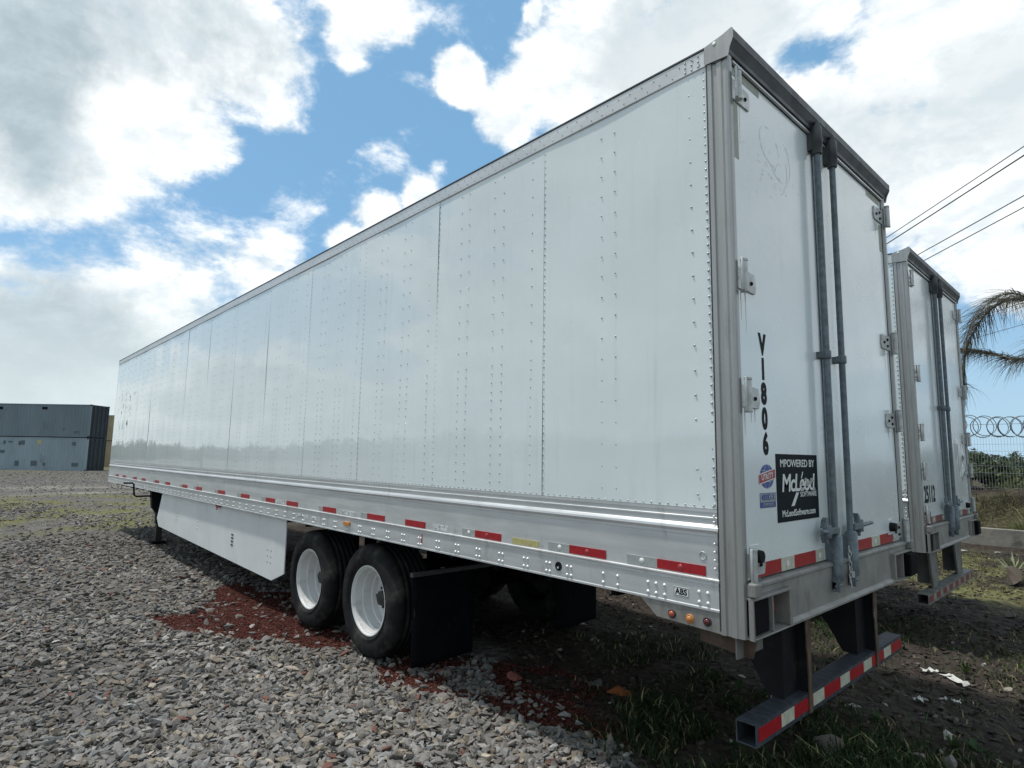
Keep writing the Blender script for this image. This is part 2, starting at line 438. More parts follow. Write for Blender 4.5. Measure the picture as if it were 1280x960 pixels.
RED1 = [(-6.7, -1.2), (-5.9, -1.15), (-5.3, -0.78), (-4.7, -0.35), (-4.1, -0.2), (-4.2, 0.35), (-6.0, 0.6), (-7.6, 0.35), (-7.6, 0.0), (-6.9, -0.4), (-6.4, -0.7)]
RED2 = [(-3.1, 0.0), (-2.4, 0.12), (-1.75, 0.3), (-1.2, 0.5), (-1.15, 0.9), (-2.2, 1.3), (-3.3, 0.9), (-3.6, 0.2)]


def red_mask(x, y):
    wx = x + (vnoise(x, y, 2.1) - 0.5) * 0.7; wy = y + (vnoise(x, y, 2.3) - 0.5) * 0.45
    return inside_poly(wx, wy, RED1) | (inside_poly(wx, wy, RED2) & (vnoise(x, y, 5.0) > 0.42))


# ---- ground sheet
def axis_pts(lo, hi, f0, f1, step, grow):
    a = list(np.arange(f0, f1 + 1e-6, step))
    s = step; x = f0
    left = []
    while x > lo: s *= grow; x -= s; left.append(x)
    s = step; x = f1
    right = []
    while x < hi: s *= grow; x += s; right.append(x)
    return np.array(left[::-1] + a + right)


gx = axis_pts(-1500, 700, -7.5, 2.6, 0.045, 1.045)
gy = axis_pts(-900, 1500, -1.2, 7.0, 0.045, 1.045)
GX, GY = np.meshgrid(gx, gy, indexing='ij')
GZ = height(GX, GY)
nx, ny = GX.shape
idx = np.arange(nx * ny).reshape(nx, ny)
F = np.stack([idx[:-1, :-1], idx[1:, :-1], idx[1:, 1:], idx[:-1, 1:]], -1).reshape(-1, 4)
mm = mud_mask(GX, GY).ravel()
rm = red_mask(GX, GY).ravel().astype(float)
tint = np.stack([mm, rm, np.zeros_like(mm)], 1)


def ground_material():
    m = bpy.data.materials.new('ground'); m.use_nodes = True
    t = m.node_tree; t.nodes.clear(); q = G(t)
    A = q.n('ShaderNodeAttribute', attribute_name='tint').outputs['Color']
    mud, red, _ = q.sep(A)
    P = q.n('ShaderNodeNewGeometry').outputs['Position']
    x, y, z = q.sep(P)
    nbig = q.noise(P, 0.12, 5, 0.6)
    nmid = q.noise(P, 0.9, 6, 0.65)
    nfin = q.noise(P, 9.0, 7, 0.7)
    vor = q.n('ShaderNodeTexVoronoi', {'Vector': P, 'Scale': 11.0, 'Randomness': 1.0})
    stonec = q.sep(vor.outputs['Color'])[0]
    # far gravel reads as its stones: cell by cell grey
    gcol = q.mix(q.ramp(stonec, 0, 1, 0, 1, False), (0.075, 0.069, 0.063), (0.19, 0.178, 0.166))
    gcol = q.mix(q.ramp(nmid, 0.35, 0.7), gcol, (0.13, 0.12, 0.108))
    gcol = q.mix(q.ramp(nbig, 0.45, 0.7, 0, 0.4), gcol, (0.17, 0.155, 0.135))
    gcol = q.mix(q.ramp(q.noise(P, 2.2, 8, 0.75), 0.5, 0.64, 0, 0.8), gcol, (0.065, 0.06, 0.056))
    gcol = q.mix(q.ramp(q.noise(P, 1.4, 8, 0.75), 0.58, 0.68, 0, 0.7), gcol, (0.235, 0.22, 0.195))
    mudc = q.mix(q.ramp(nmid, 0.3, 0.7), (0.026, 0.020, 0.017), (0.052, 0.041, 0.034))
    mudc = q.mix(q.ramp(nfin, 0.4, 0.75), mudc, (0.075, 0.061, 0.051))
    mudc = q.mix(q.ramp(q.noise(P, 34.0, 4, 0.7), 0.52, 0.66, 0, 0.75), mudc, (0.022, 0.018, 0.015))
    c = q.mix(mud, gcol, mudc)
    # thin turf: left field patches and the right verge
    turf = q.mix(q.ramp(nfin, 0.3, 0.7), (0.085, 0.085, 0.030), (0.20, 0.19, 0.085))
    band = q.m('MULTIPLY', q.ramp(x, -14.5, -17.0), q.ramp(x, -33.0, -27.0))
    band2 = q.m('MULTIPLY', q.ramp(y, 6.5, 7.8), q.ramp(y, 13.9, 12.2))
    bank = q.m('MULTIPLY', q.ramp(y, 14.1, 14.25), 0.35)
    far = q.m('MULTIPLY', q.ramp(x, -40.0, -60.0), 0.25)
    tm = q.m('MAXIMUM', q.m('MAXIMUM', band, band2), q.m('MAXIMUM', bank, far))
    tm = q.m('MULTIPLY', tm, q.ramp(q.m('ADD', q.noise(P, 0.45, 6, 0.65), q.m('MULTIPLY', nfin, 0.18)), 0.52, 0.66))
    c = q.mix(tm, c, turf)
    # pale wheel track crossing the yard
    tr = q.m('ADD', x, q.m('MULTIPLY', y, 0.12))
    track = q.m('MAXIMUM', q.m('MULTIPLY', q.ramp(tr, -38.5, -37.0), q.ramp(tr, -33.5, -35.0)), q.m('MULTIPLY', q.ramp(tr, -31.5, -30.8), q.ramp(tr, -29.4, -30.2)))
    c = q.mix(q.m('MULTIPLY', track, q.ramp(q.noise(q.v('MULTIPLY', P, (0.5, 0.12, 1)), 1.6, 4, 0.6), 0.38, 0.6, 0.1, 0.8)), c, (0.27, 0.255, 0.21))
    c = q.mix(red, c, q.mix(nfin, (0.032, 0.010, 0.008), (0.080, 0.026, 0.019)))
    hgt = q.m('ADD', q.m('MULTIPLY', nfin, 0.5), q.m('MULTIPLY', vor.outputs['Distance'], -2.0))
    b = q.n('ShaderNodeBsdfPrincipled', {'Base Color': c, 'Roughness': 0.95, 'Specular IOR Level': 0.2})
    t.links.new(q.n('ShaderNodeBump', {'Height': hgt, 'Strength': 1.0, 'Distance': 0.03}).outputs[0], b.inputs['Normal'])
    t.links.new(b.outputs[0], q.n('ShaderNodeOutputMaterial').inputs[0])
    return m


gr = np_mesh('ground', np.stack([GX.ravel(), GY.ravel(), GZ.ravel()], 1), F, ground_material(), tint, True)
tag(gr, kind='structure')

# ================================================================ crushed stone
ICO_V, ICO_F = None, None
_bm = bmesh.new(); bmesh.ops.create_icosphere(_bm, subdivisions=1, radius=1.0)
ICO_V = np.array([v.co[:] for v in _bm.verts]); ICO_F = np.array([[v.index for v in f.verts] for f in _bm.faces]); _bm.free()
_bm = bmesh.new(); bmesh.ops.create_icosphere(_bm, subdivisions=2, radius=1.0)
ICO2_V = np.array([v.co[:] for v in _bm.verts]); ICO2_F = np.array([[v.index for v in f.verts] for f in _bm.faces]); _bm.free()


def rock_shape(V, r, cuts=8):
    v = V * (1 + r.uniform(-0.18, 0.18, (len(V), 1)))
    for _ in range(cuts):          # broken flat faces
        n = r.normal(size=3); n /= np.linalg.norm(n); d = r.uniform(0.28, 0.68)
        s = v @ n
        v = v - np.outer(np.clip(s - d, 0, None), n)
    return v


def rand_rot(n, r, tilt=0.6):
    ax = r.normal(size=(n, 3)); ax[:, 2] *= 0.3; ax /= np.linalg.norm(ax, axis=1)[:, None]
    an = r.normal(0, tilt, n)
    K = np.zeros((n, 3, 3)); K[:, 0, 1] = -ax[:, 2]; K[:, 0, 2] = ax[:, 1]; K[:, 1, 0] = ax[:, 2]; K[:, 1, 2] = -ax[:, 0]; K[:, 2, 0] = -ax[:, 1]; K[:, 2, 1] = ax[:, 0]
    Rr = np.eye(3) + np.sin(an)[:, None, None] * K + (1 - np.cos(an))[:, None, None] * (K @ K)
    z = r.uniform(0, 2 * PI, n); Z = np.zeros((n, 3, 3)); Z[:, 0, 0] = np.cos(z); Z[:, 0, 1] = -np.sin(z); Z[:, 1, 0] = np.sin(z); Z[:, 1, 1] = np.cos(z); Z[:, 2, 2] = 1
    return Rr @ Z


SHAPES = [rock_shape(ICO_V, rng) for _ in range(24)]


def stones(name, X, Y, size, col, flat=(0.28, 0.65), lift=0.15, mat='stone'):
    n = len(X)
    Rt = rand_rot(n, rng)
    sc = np.stack([size * rng.uniform(0.9, 1.7, n), size * rng.uniform(0.55, 1.0, n), size * rng.uniform(flat[0], flat[1], n)], 1) * 0.5
    sh = rng.integers(0, len(SHAPES), n)
    B = np.stack(SHAPES)[sh]                                  # n,12,3
    V = np.einsum('nij,nkj->nki', Rt, B * sc[:, None, :])
    Z = height(X, Y)
    V = V + np.stack([X, Y, Z + size * lift], 1)[:, None, :]
    F = (ICO_F[None] + (np.arange(n) * len(ICO_V))[:, None, None]).reshape(-1, 3)
    return np_mesh(name, V.reshape(-1, 3), F, M[mat], np.repeat(col, len(ICO_V), 0))


def sector(n, r0, r1, a0, a1, r=rng):
    rr = np.sqrt(r.uniform(r0 * r0, r1 * r1, n)); a = np.radians(r.uniform(a0, a1, n))
    return CP.x + rr * np.cos(a), CP.y + rr * np.sin(a)


XS, YS, SZ = [], [], []
for r0, r1, cnt, s0, s1 in ((1.2, 3.2, 9000, 0.018, 0.090), (3.2, 5.5, 20000, 0.020, 0.105), (5.5, 9, 22000, 0.028, 0.11), (9, 15, 18000, 0.045, 0.125), (15, 27, 17000, 0.06, 0.14), (27, 62, 15000, 0.07, 0.15)):
    x, y = sector(cnt, r0, r1, 118 if r0 > 3 else 88, 187)
    s = s0 + (s1 - s0) * rng.random(cnt) ** 2.0
    XS.append(x); YS.append(y); SZ.append(s)
XS, YS, SZ = map(np.concatenate, (XS, YS, SZ))
keep = (mud_mask(XS, YS) < 0.5 * rng.random(len(XS)) + 0.1) & ~((YS > 0.9) & (XS > -15)) & (height(XS, YS) < 0.3)
rd = red_mask(XS, YS)
keep &= ~(rd & (rng.random(len(XS)) < np.where(XS < -3.9, 0.93, 0.84)))
keep &= ~((XS < -15.5) & (XS > -27) & (vnoise(XS, YS, 0.5) > 0.55) & (rng.random(len(XS)) < 0.8))
XS, YS, SZ = XS[keep], YS[keep], SZ[keep]
nS = len(XS)
lum = np.exp(rng.normal(0, 0.24, nS)) * (0.82 + 0.36 * vnoise(XS, YS, 0.8))
hue = rng.random(nS); lum = np.where(SZ < .035, lum * .8, lum)
colr = np.stack([0.180 * lum, 0.170 * lum, 0.160 * lum], 1)
colr[hue > 0.82] *= (1.10, 1.0, 0.86)
colr[hue < 0.12] *= (0.92, 0.98, 1.02)
colr[(hue > 0.5) & (hue < 0.512)] = (0.15, 0.075, 0.06)
colr = np.clip(colr, 0.03, 0.6)
tag(stones('gravel', XS, YS, SZ, colr), 'grey crushed stone gravel spread over the yard in front of the trailer', 'gravel', kind='stuff')

# red volcanic scoria
n = 24000
x = np.concatenate([rng.uniform(-8.2, -3.8, n), rng.uniform(-4, -0.8, n)]); y = np.concatenate([rng.uniform(-1.4, 1.0, n), rng.uniform(-0.3, 1.6, n)])
k = red_mask(x, y); x, y = x[k], y[k]
x = x + rng.normal(0, .05, len(x)) * np.exp(rng.normal(0, .6, len(x))); y = y + rng.normal(0, .05, len(y)) * np.exp(rng.normal(0, .6, len(y)))
lum = np.exp(rng.normal(0, 0.35, len(x)))
col = np.stack([0.085 * lum, 0.026 * lum, 0.020 * lum], 1)
tag(stones('red_scoria', x, y, rng.uniform(0.012, 0.036, len(x)), col), 'dark red volcanic gravel spilled in patches beside the front wheel and under the trailer', 'red gravel', kind='stuff')

# clods and small stones in the bare earth
x, y = sector(70000, 1.5, 16, 84, 150)
k = (mud_mask(x, y) > 0.5) & (y < 14) & (vnoise(x, y, 1.1) + 0.5 * rng.random(len(x)) > 0.66); x, y = x[k], y[k]
lum = np.exp(rng.normal(0, 0.5, len(x)))
col = np.stack([0.056 * lum, 0.045 * lum, 0.037 * lum], 1)
pale = rng.random(len(x)) > 0.97; col[pale] = (0.36, 0.34, 0.30)
tag(stones('earth_clods', x, y, 0.010 + 0.075 * rng.random(len(x)) ** 4, col, lift=0.12), 'loose dark soil clods and pebbles on the bare earth behind the trailers', 'soil', kind='stuff')


# ================================================================ grass blades
def blades(name, X, Y, H, col, wid=0.006, lean=0.5):
    n = len(X)
    a = rng.uniform(0, 2 * PI, n); l = rng.uniform(0.1, 2.4, n) * lean * H; H = H * rng.uniform(.55, 1.0, n)
    b = rng.uniform(0, 2 * PI, n)
    Z = height(X, Y) - 0.005
    w = wid * rng.uniform(0.4, 1.6, n)
    p0 = np.stack([X - w * np.cos(b), Y - w * np.sin(b), Z], 1); p1 = np.stack([X + w * np.cos(b), Y + w * np.sin(b), Z], 1)
    mx, my, mz = X + 0.35 * l * np.cos(a), Y + 0.35 * l * np.sin(a), Z + 0.6 * H
    p2 = np.stack([mx + 0.7 * w * np.cos(b), my + 0.7 * w * np.sin(b), mz], 1); p3 = np.stack([mx - 0.7 * w * np.cos(b), my - 0.7 * w * np.sin(b), mz], 1)
    p4 = np.stack([X + l * np.cos(a), Y + l * np.sin(a), Z + H], 1)
    V = np.stack([p0, p1, p2, p3, p4], 1).reshape(-1, 3)
    F = (np.array([[0, 1, 2], [0, 2, 3], [3, 2, 4]])[None] + (np.arange(n) * 5)[:, None, None]).reshape(-1, 3)
    return np_mesh(name, V, F, M['leaf'], np.repeat(col, 5, 0))


def grass_col(n, base, sp=0.3, dry=0.1):
    l = np.exp(rng.normal(0, sp, n))[:, None]
    c = np.array(base)[None] * l
    d = rng.random(n) < dry
    c[d] = np.array((0.26, 0.23, 0.12)) * l[d]
    return np.clip(c, 0.005, 0.5)


X_, Y_, H_, C_ = [], [], [], []
for (cx, cy, sx, sy, cnt, h, base, dry, th) in (
        (-0.75, 1.0, 0.65, 0.42, 9000, 0.10, (0.022, 0.042, 0.014), 0.12, 0.52), (0.0, 1.35, 0.55, 0.50, 8000, 0.10, (0.026, 0.050, 0.016), 0.12, 0.50),
        (-1.6, 2.2, 0.9, 0.6, 5000, 0.09, (0.026, 0.046, 0.016), 0.15, 0.52), (0.55, 1.6, 0.5, 0.35, 4000, 0.08, (0.045, 0.075, 0.025), 0.15, 0.45),
        (-1.4, 4.4, 0.9, 1.2, 5000, 0.07, (0.040, 0.075, 0.025), 0.1, 0.45), (0.6, 4.9, 0.5, 1.4, 4000, 0.06, (0.060, 0.080, 0.030), 0.25, 0.45),
        (-2.0, 10.2, 2.8, 2.4, 24000, 0.045, (0.120, 0.125, 0.045), 0.35, 0.40), (-1.5, 14.7, 2.6, 0.45, 7000, 0.30, (0.10, 0.13, 0.035), 0.2, 0.35),
        (-4.3, 8.6, 2.0, 2.0, 6000, 0.06, (0.080, 0.10, 0.035), 0.3, 0.45), (-21, -1.5, 4.5, 5.0, 30000, 0.035, (0.125, 0.12, 0.045), 0.4, 0.50)):
    if cy < 3: cnt = int(cnt * 0.55)
    x = rng.normal(cx, sx * 0.7, cnt); y = rng.normal(cy, sy * 0.7, cnt)
    k = vnoise(x, y, 3.0 if h < 0.2 else 2.0) > th - 0.15 * rng.random(cnt)
    k &= (y > 14.15) if cy > 14 else (y < 13.9)
    x, y = x[k], y[k]
    X_.append(x); Y_.append(y); H_.append(h * rng.uniform(0.4, 1.3, len(x))); C_.append(grass_col(len(x), base, 0.3, dry))
X_, Y_, H_, C_ = map(np.concatenate, (X_, Y_, H_, C_))
o = blades('grass', X_, Y_, H_, C_, 0.005)
tag(o, 'low weedy grass in dark green tufts and yellowish turf around the parked trailers', 'grass', kind='stuff')

# ================================================================ single rocks and litter
def rock(loc, size, col, label, name='rock', flat=0.6, rz=0.0, cat='rock', group=None):
    r = np.random.default_rng(int(abs(loc[0] * 977 + loc[1] * 131) * 10) + 5)
    v = rock_shape(ICO2_V, r, 9) * np.array((1.0, 0.75, flat)) * size * 0.5
    c, s_ = math.cos(rz), math.sin(rz)
    v = v @ np.array([[c, s_, 0], [-s_, c, 0], [0, 0, 1]])
    o = np_mesh(name, v, ICO2_F, M['stone'], np.repeat(np.array([col]), len(v), 0))
    z = float(height(np.array([loc[0]]), np.array([loc[1]]))[0])
    o.location = (loc[0], loc[1], z + size * flat * 0.22)
    return tag(o, label, cat, group)


# ================================================================ lettering
def text_mesh(s, size, bold=0.0, sx=1.0, shear=0.0, spacing=1.0):
    cu = bpy.data.curves.new('t', 'FONT')
    cu.body = s; cu.size = size; cu.offset = bold; cu.shear = shear; cu.space_character = spacing
    cu.align_x = 'CENTER'; cu.align_y = 'CENTER'; cu.extrude = 0.0004; cu.resolution_u = 4
    o = bpy.data.objects.new('t', cu); C.objects.link(o)
    dg = bpy.context.evaluated_depsgraph_get()
    me = bpy.data.meshes.new_from_object(o.evaluated_get(dg))
    bpy.data.objects.remove(o); bpy.data.curves.remove(cu)
    for v in me.vertices: v.co.x *= sx
    return me


REAR = Matrix(((0, 0, 1, 0), (1, 0, 0, 0), (0, 1, 0, 0), (0, 0, 0, 1)))     # text reads along +y, faces +x
SIDE = Matrix(((1, 0, 0, 0), (0, 0, -1, 0), (0, 1, 0, 0), (0, 0, 0, 1)))    # text reads along +x, faces -y


def lettering(s, loc, size, parent, face, mat, name='lettering', rot=0.0, **kw):
    me = text_mesh(s, size, **kw)
    me.transform(face @ Matrix.Rotation(rot, 4, 'Z'))
    me.materials.clear(); me.materials.append(M[mat])
    o = bpy.data.objects.new(name, me); C.objects.link(o); o.parent = parent; o.location = loc
    return o


# ================================================================ the trailers
def make_trailer(main=True):
    L, Wd, PITCH, XP = 16.15, 2.59, 1.2308, 0.152
    zt, z2, zp, zb, zr = 4.048, 3.947, 1.58, 1.243, 1.085
    T = empty('semi_trailer')
    # ---- side panels, one by one, each lapped a little over the next
    npan = 13
    for k in range(npan if main else 3):
        x1 = -XP - k * PITCH; x0 = x1 - PITCH
        mb = MB()
        n = 10
        # a sheet with a slight wander, so that reflections run in streaks
        vs = []; nz = 14
        rr = random.Random(k * 3 + (0 if main else 50))
        ph = [rr.uniform(0, 6.28) for _ in range(4)]
        for i in range(n + 1):
            for j in range(nz + 1):
                x = x0 + 0.0018 + (PITCH - 0.0018) * i / n; z = zp + (z2 - zp) * j / nz
                u = i / n; w = j / nz
                dyv = 0.0023 * math.sin(PI * u * 2 + ph[0]) * math.sin(3 * w + ph[1]) + 0.0014 * math.sin(7 * w + ph[2] + 2 * u)
                if main and k == 0: dyv += -0.010 * math.exp(-((z - 1.86 - 0.04 * u) / 0.05) ** 2) * sstep(u, .45, .9) * math.copysign(1, z - 1.86) + 0.010 * math.exp(-(((x + 0.30) / .10) ** 2 + ((z - 1.75) / .09) ** 2))
                vs.append((x, dyv, z))
        fs = [(i * (nz + 1) + j, (i + 1) * (nz + 1) + j, (i + 1) * (nz + 1) + j + 1, i * (nz + 1) + j + 1) for i in range(n) for j in range(nz)]
        mb.add(vs, fs, True)
        mb.add([(x0 + 0.0018, 0.012, zp), (x1, 0.012, zp), (x1, 0.012, z2), (x0 + 0.0018, 0.012, z2)], [(0, 1, 2, 3)])
        mb.add([(x0 + 0.0018, 0.001, zp), (x0 + 0.0018, 0.012, zp), (x0 + 0.0018, 0.012, z2), (x0 + 0.0018, 0.001, z2)], [(0, 1, 2, 3)])
        mb.build('side_panel', M['side'], T)
    MB().box(-L, -XP, 0.014, 0.05, zr, zt - 0.01).build('side_frame', M['alu'], T)
    MB().box(-L, -XP, Wd - 0.05, Wd, zr, zt - 0.01).build('side_wall', M['side'], T)
    MB().box(-L - 0.02, -L, 0.0, Wd, zr, zt).build('front_wall', M['side'], T, 0.01)
    MB().box(-L, -0.15, 0.0, Wd, zt + 0.002, zt + 0.014).build('roof', M['alu'], T)
    MB().box(-L, -0.12, 0.05, Wd - 0.05, 1.10, 1.24).build('floor', M['dark'], T)
    # ---- rivets
    mb = MB()
    rr = random.Random(4)
    def riv(x, z, r=0.0062, h=0.0045): mb.dome((x, -0.001, z), (0, -1, 0), r, h, 6)
    for k in range(npan + 1 if main else 2):
        xs = -XP - k * PITCH + (-0.022 if k == 0 else 0.010)
        if k == npan: xs += 0.03
        z = zp + 0.02
        while z < z2 - 0.01: riv(xs, z, 0.0060 if k else 0.0078); z += 0.048 if k else 0.0465
        if k == npan: break
        base = -XP - k * PITCH
        cols = (0.113, 0.630, 0.733) if k == 0 else (0.113, 0.415, 0.520, 0.820, 0.920)
        for c in cols:
            z = zp + 0.07
            while z < z2 - 0.05:
                riv(base - c, z + rr.uniform(-.004, .004), 0.0072 if (k == 0 and c == 0.113) else 0.0060)
                z += 0.128 if (k == 0 or z > 2.42) else 0.064
    x = -XP - 0.03
    xe = -L if main else -2.5
    while x > xe:
        riv(x, zp + 0.012, 0.006, 0.005); x -= 0.052
    mb.build('rivet_rows', M['rivet'], T, kind='stuff')
    # ---- top rail
    MB().prism([(-0.004, z2), (-0.010, z2 + 0.006), (-0.010, zt - 0.004), (0.0, zt), (0.02, zt), (0.02, z2)], 'x', -L, -XP).build('top_rail', M['alu'], T)
    MB().box(-L, -XP, -0.014, 0.05, zt + 0.001, zt + 0.010).build('roof_edge', M['header'], T)
    mb = MB(); x = -XP - 0.04
    while x > xe:
        mb.dome((x, -0.010, z2 + 0.028), (0, -1, 0), 0.005, 0.004, 6)
        mb.dome((x - 0.04, -0.010, z2 + 0.072), (0, -1, 0), 0.005, 0.004, 6)
        x -= 0.085
    for xx in (-0.2, -0.24, -0.28):
        for z in (z2 + 0.02, z2 + 0.05, z2 + 0.08): mb.dome((xx, -0.010, z), (0, -1, 0), 0.007, 0.005, 6)
    mb.build('top_rail_rivets', M['rivet'], T, kind='stuff')
    # ---- base band with its ribs, then the bottom rail
    prof = [(0.012, zp - .002), (-0.004, zp - .002), (-0.004, zp - .018), (-0.001, zp - .020), (-0.001, zp - .040), (-0.005, zp - .043), (-0.005, zp - .050), (-0.001, zp - .053),
            (-0.001, zp - .078), (-0.006, zp - .083), (-0.014, zp - .094), (-0.016, zp - .106), (-0.010, zp - .116), (-0.003, zp - .122), (-0.003, zp - .137), (0.0, zp - .139), (0.0, zb), (0.012, zb)]
    MB().prism(prof, 'x', -L, -XP).build('base_band', M['alu'], T)
    prof = [(0.03, zb - .001), (-0.006, zb - .001), (-0.016, zb - .006), (-0.016, zb - .013), (-0.010, zb - .020), (-0.010, zb - .034), (-0.007, zb - .036), (-0.007, zr + .014),
            (-0.010, zr + .010), (-0.010, zr), (0.06, zr)]
    MB().prism(prof, 'x', -L, -XP).build('bottom_rail', M['alu'], T)
    mb = MB()
    grp = [-.218, -.266, -.467, -.519, -.570, -.773, -.876, -1.122, -1.155, -1.30, -1.33]
    x = -1.50
    while x > -L + .1: grp += [x, x - .035]; x -= 0.245
    for xx in (grp if main else grp[:9]):
        for z in (1.117, 1.166): mb.dome((xx, -0.007, z), (0, -1, 0), 0.0105, 0.009, 8)
    mb.build('rail_bolts', M['bolt'], T, kind='stuff')
    mb = MB()
    z = zp - 0.06
    for z in (1.545, 1.515, 1.49, 1.41, 1.37, 1.33, 1.29): mb.dome((-.176, -0.006, z), (0, -1, 0), 0.0075, 0.006, 7)
    mb.build('band_rivets', M['bolt'], T, kind='stuff')
    if main:
        mb = MB(); mb.tube([(-.244 + .019 * math.cos(t), -0.0015, 1.345 + .019 * math.sin(t)) for t in np.linspace(0, 2 * PI, 20)], 0.0025, 5); mb.build('cap_ring', M['hinge'], T)
        mb = MB(); mb.lathe([(-0.010, 0.020), (-0.012, 0.024), (-0.010, 0.027), (-0.006, 0.028)], (-1.225, 1.158), 20); mb.lathe([(-0.0095, 0.0), (-0.0095, 0.021)], (-1.225, 1.158), 20)
        h = mb.build('drain_hole', M['ink'], T)
        MB().cyl((-1.225, -0.016, 1.150), (-1.225, -0.006, 1.150), 0.006).build('plug', M['bolt'], h)
    # ---- reflective tape on the band: grey half and red half
    prs = [(-.23, -.512, -.71), (-.86, -1.14, -1.32), (-1.77, -2.05, -2.20), (-2.68, -2.97, None), (-3.30, -3.60, -3.72), (-4.22, -4.50, -4.60), (-5.12, -5.42, None), (-5.75, -6.04, -6.18), (-6.60, -6.90, -7.05)]
    x = -7.55
    while x > -L + 0.3:
        prs += [(x, x - .29, x - .43)]; x -= 0.79 if len(prs) % 2 else 1.06
    for a, b, c_ in (prs if main else prs[:1]):
        MB().box(b, a, -0.0045, 0.0005, 1.2475, 1.296).build('red_tape', M['red'], T)
        if c_: MB().box(c_, b - 0.001, -0.0040, 0.0005, 1.2475, 1.296).build('grey_tape', M['silver'], T)
    if main:
        for xx in (-.61, -1.22, -2.12): 
            mb = MB(); mb.lathe([(-0.0052, 0.0), (-0.0052, 0.016), (-0.004, 0.016)], (xx, 1.272), 14)
            mb.build('tape_seal_print', M['white'], T)
        for xx in (-.372, -1.0, -1.92):
            mb = MB(); mb.lathe([(-0.0054, 0.0), (-0.0054, 0.015), (-0.004, 0.015)], (xx, 1.272), 14)
            mb.build('tape_seal_print', M['redp'], T)
        MB().box(-1.655, -1.405, -0.0035, 0.0005, 1.2475, 1.286).build('yellow_label', M['yellow'], T)
        MB().box(-3.0 + .43, -2.38, -0.0035, 0.0005, 1.25, 1.292).build('peeled_label', M['chip'], T)
        MB().box(-4.15, -3.83, -0.0035, 0.0005, 1.25, 1.288).build('peeled_label', M['chip'], T)
        MB().box(-5.35 - .45, -5.47, -0.0035, 0.0005, 1.25, 1.288).build('peeled_label', M['chip'], T)
        for a, b in ((-5.12, -5.0), (-4.93, -4.83), (-4.75, -4.62)):
            MB().box(a, b, -0.009, -0.0065, 1.14, 1.18).build('peeled_label', M['chip'], T)
        MB().box(-4.02, -3.90, -0.024, -0.0065, 1.155, 1.190).build('side_marker_lamp', M['amber'], T, 0.004)
        MB().box(-2.72, -2.705, -0.009, -0.0065, 1.13, 1.20).build('rust_streak', M['redp'], T)
        pl = MB().box(-.412, -.322, -0.0088, -0.0065, 1.125, 1.172).build('abs_label', M['white'], T)
        mb = MB()
        for (a, b, c_, d) in ((-.410, -.324, 1.1675, 1.170), (-.410, -.324, 1.127, 1.1295), (-.410, -.4075, 1.1295, 1.1675), (-.3265, -.324, 1.1295, 1.1675)): mb.box(a, b, -.0092, -.0086, c_, d)
        mb.build('border_print', M['ink'], pl)
        lettering('ABS', (-.367, -0.0094, 1.1485), 0.040, pl, SIDE, 'ink', bold=0.0012)
        mb = MB()
        for (a, b, c_, d) in ((-15.8, -15.3, 2.9, 3.3), ): pass
        # grime left by letters that were peeled off the front of the side
        rr = random.Random(12)
        mb = MB()
        for row, zc in enumerate((3.05, 2.72, 2.40)):
            for kx in range(5 - row):
                cx = -15.75 + kx * 0.42 + row * 0.1
                for _ in range(3):
                    ax_, az_ = cx + rr.uniform(-.12, .12), zc + rr.uniform(-.11, .11)
                    mb.box(ax_, ax_ + rr.uniform(.02, .10), -0.0034, -0.0028, az_, az_ + rr.uniform(.02, .12))
        mb.build('peeled_lettering', M['ghost'], T, kind='stuff')
    # ---- rear frame posts
    def post(y0, sgn):
        mb = MB()
        # pressed section in plan: outer flange, two shallow channels, rounded rear corner
        pl = [(-.154, 0.0), (-.154, -.008), (-.140, -.012), (-.118, -.012), (-.112, -.004), (-.086, -.004), (-.080, -.012), (-.050, -.012), (-.043, -.006), (-.020, -.008),
              (-.006, -.004), (0.0, 0.006), (0.0, 0.030), (-.014, 0.040), (-.05, 0.048), (-.154, 0.048)]
        pl = [(-.154 + (a + .154) * (.126 / .154), y0 + sgn * b) for a, b in pl]
        mb.prism(pl, 'z', 0.985, 4.02)
        return mb.build('rear_post', M['steel'], T)
    post(0.0, 1); post(Wd, -1)
    MB().box(-.156, -.150, -0.011, -0.001, 1.0, 4.03).build('post_seam', M['seal'], T)
    # ---- header hood
    prof = [(-.16, 4.050), (-.05, 4.070), (0.000, 4.086), (0.006, 4.082), (0.006, 4.034), (0.002, 4.028), (-.022, 3.985), (-.024, 3.964), (-.040, 3.956), (-.046, 3.940), (-.09, 3.935), (-.16, 3.96)]
    H = MB().prism(prof, 'y', -0.016, Wd + 0.016).build('rear_header', M['header'], T)
    MB().prism([(-.156, 3.950), (-.156, 4.053), (-.05, 4.073), (0.000, 4.089), (0.0085, 4.084), (0.0085, 4.030), (-.012, 3.985), (-.022, 3.940)], 'y', -0.020, -0.0165).build('header_end', M['steel'], H)
    MB().prism([(-.156, 3.950), (-.156, 4.053), (-.05, 4.073), (0.000, 4.089), (0.0085, 4.084), (0.0085, 4.030), (-.012, 3.985), (-.022, 3.940)], 'y', Wd + 0.0165, Wd + 0.020).build('header_end', M['steel'], H)
    MB().box(-.044, -.030, 0.05, Wd - .05, 3.941, 3.951).build('drip_strip', M['alu'], H)
    mb = MB(); mb.lathe([(-0.0215, 0.0), (-0.0215, 0.012), (-0.019, 0.012)], (-.098, 4.044), 14); mb.build('lifting_hole', M['white'], H)
    # ---- sill with light boxes
    mb = MB()
    mb.prism([(-.14, 1.236), (-.02, 1.236), (-.004, 1.228), (-.004, 1.216), (-.014, 1.208), (-.014, 1.012), (0.008, 0.996), (0.008, 0.985), (-.14, 0.985)], 'y', 0.43, 2.16)
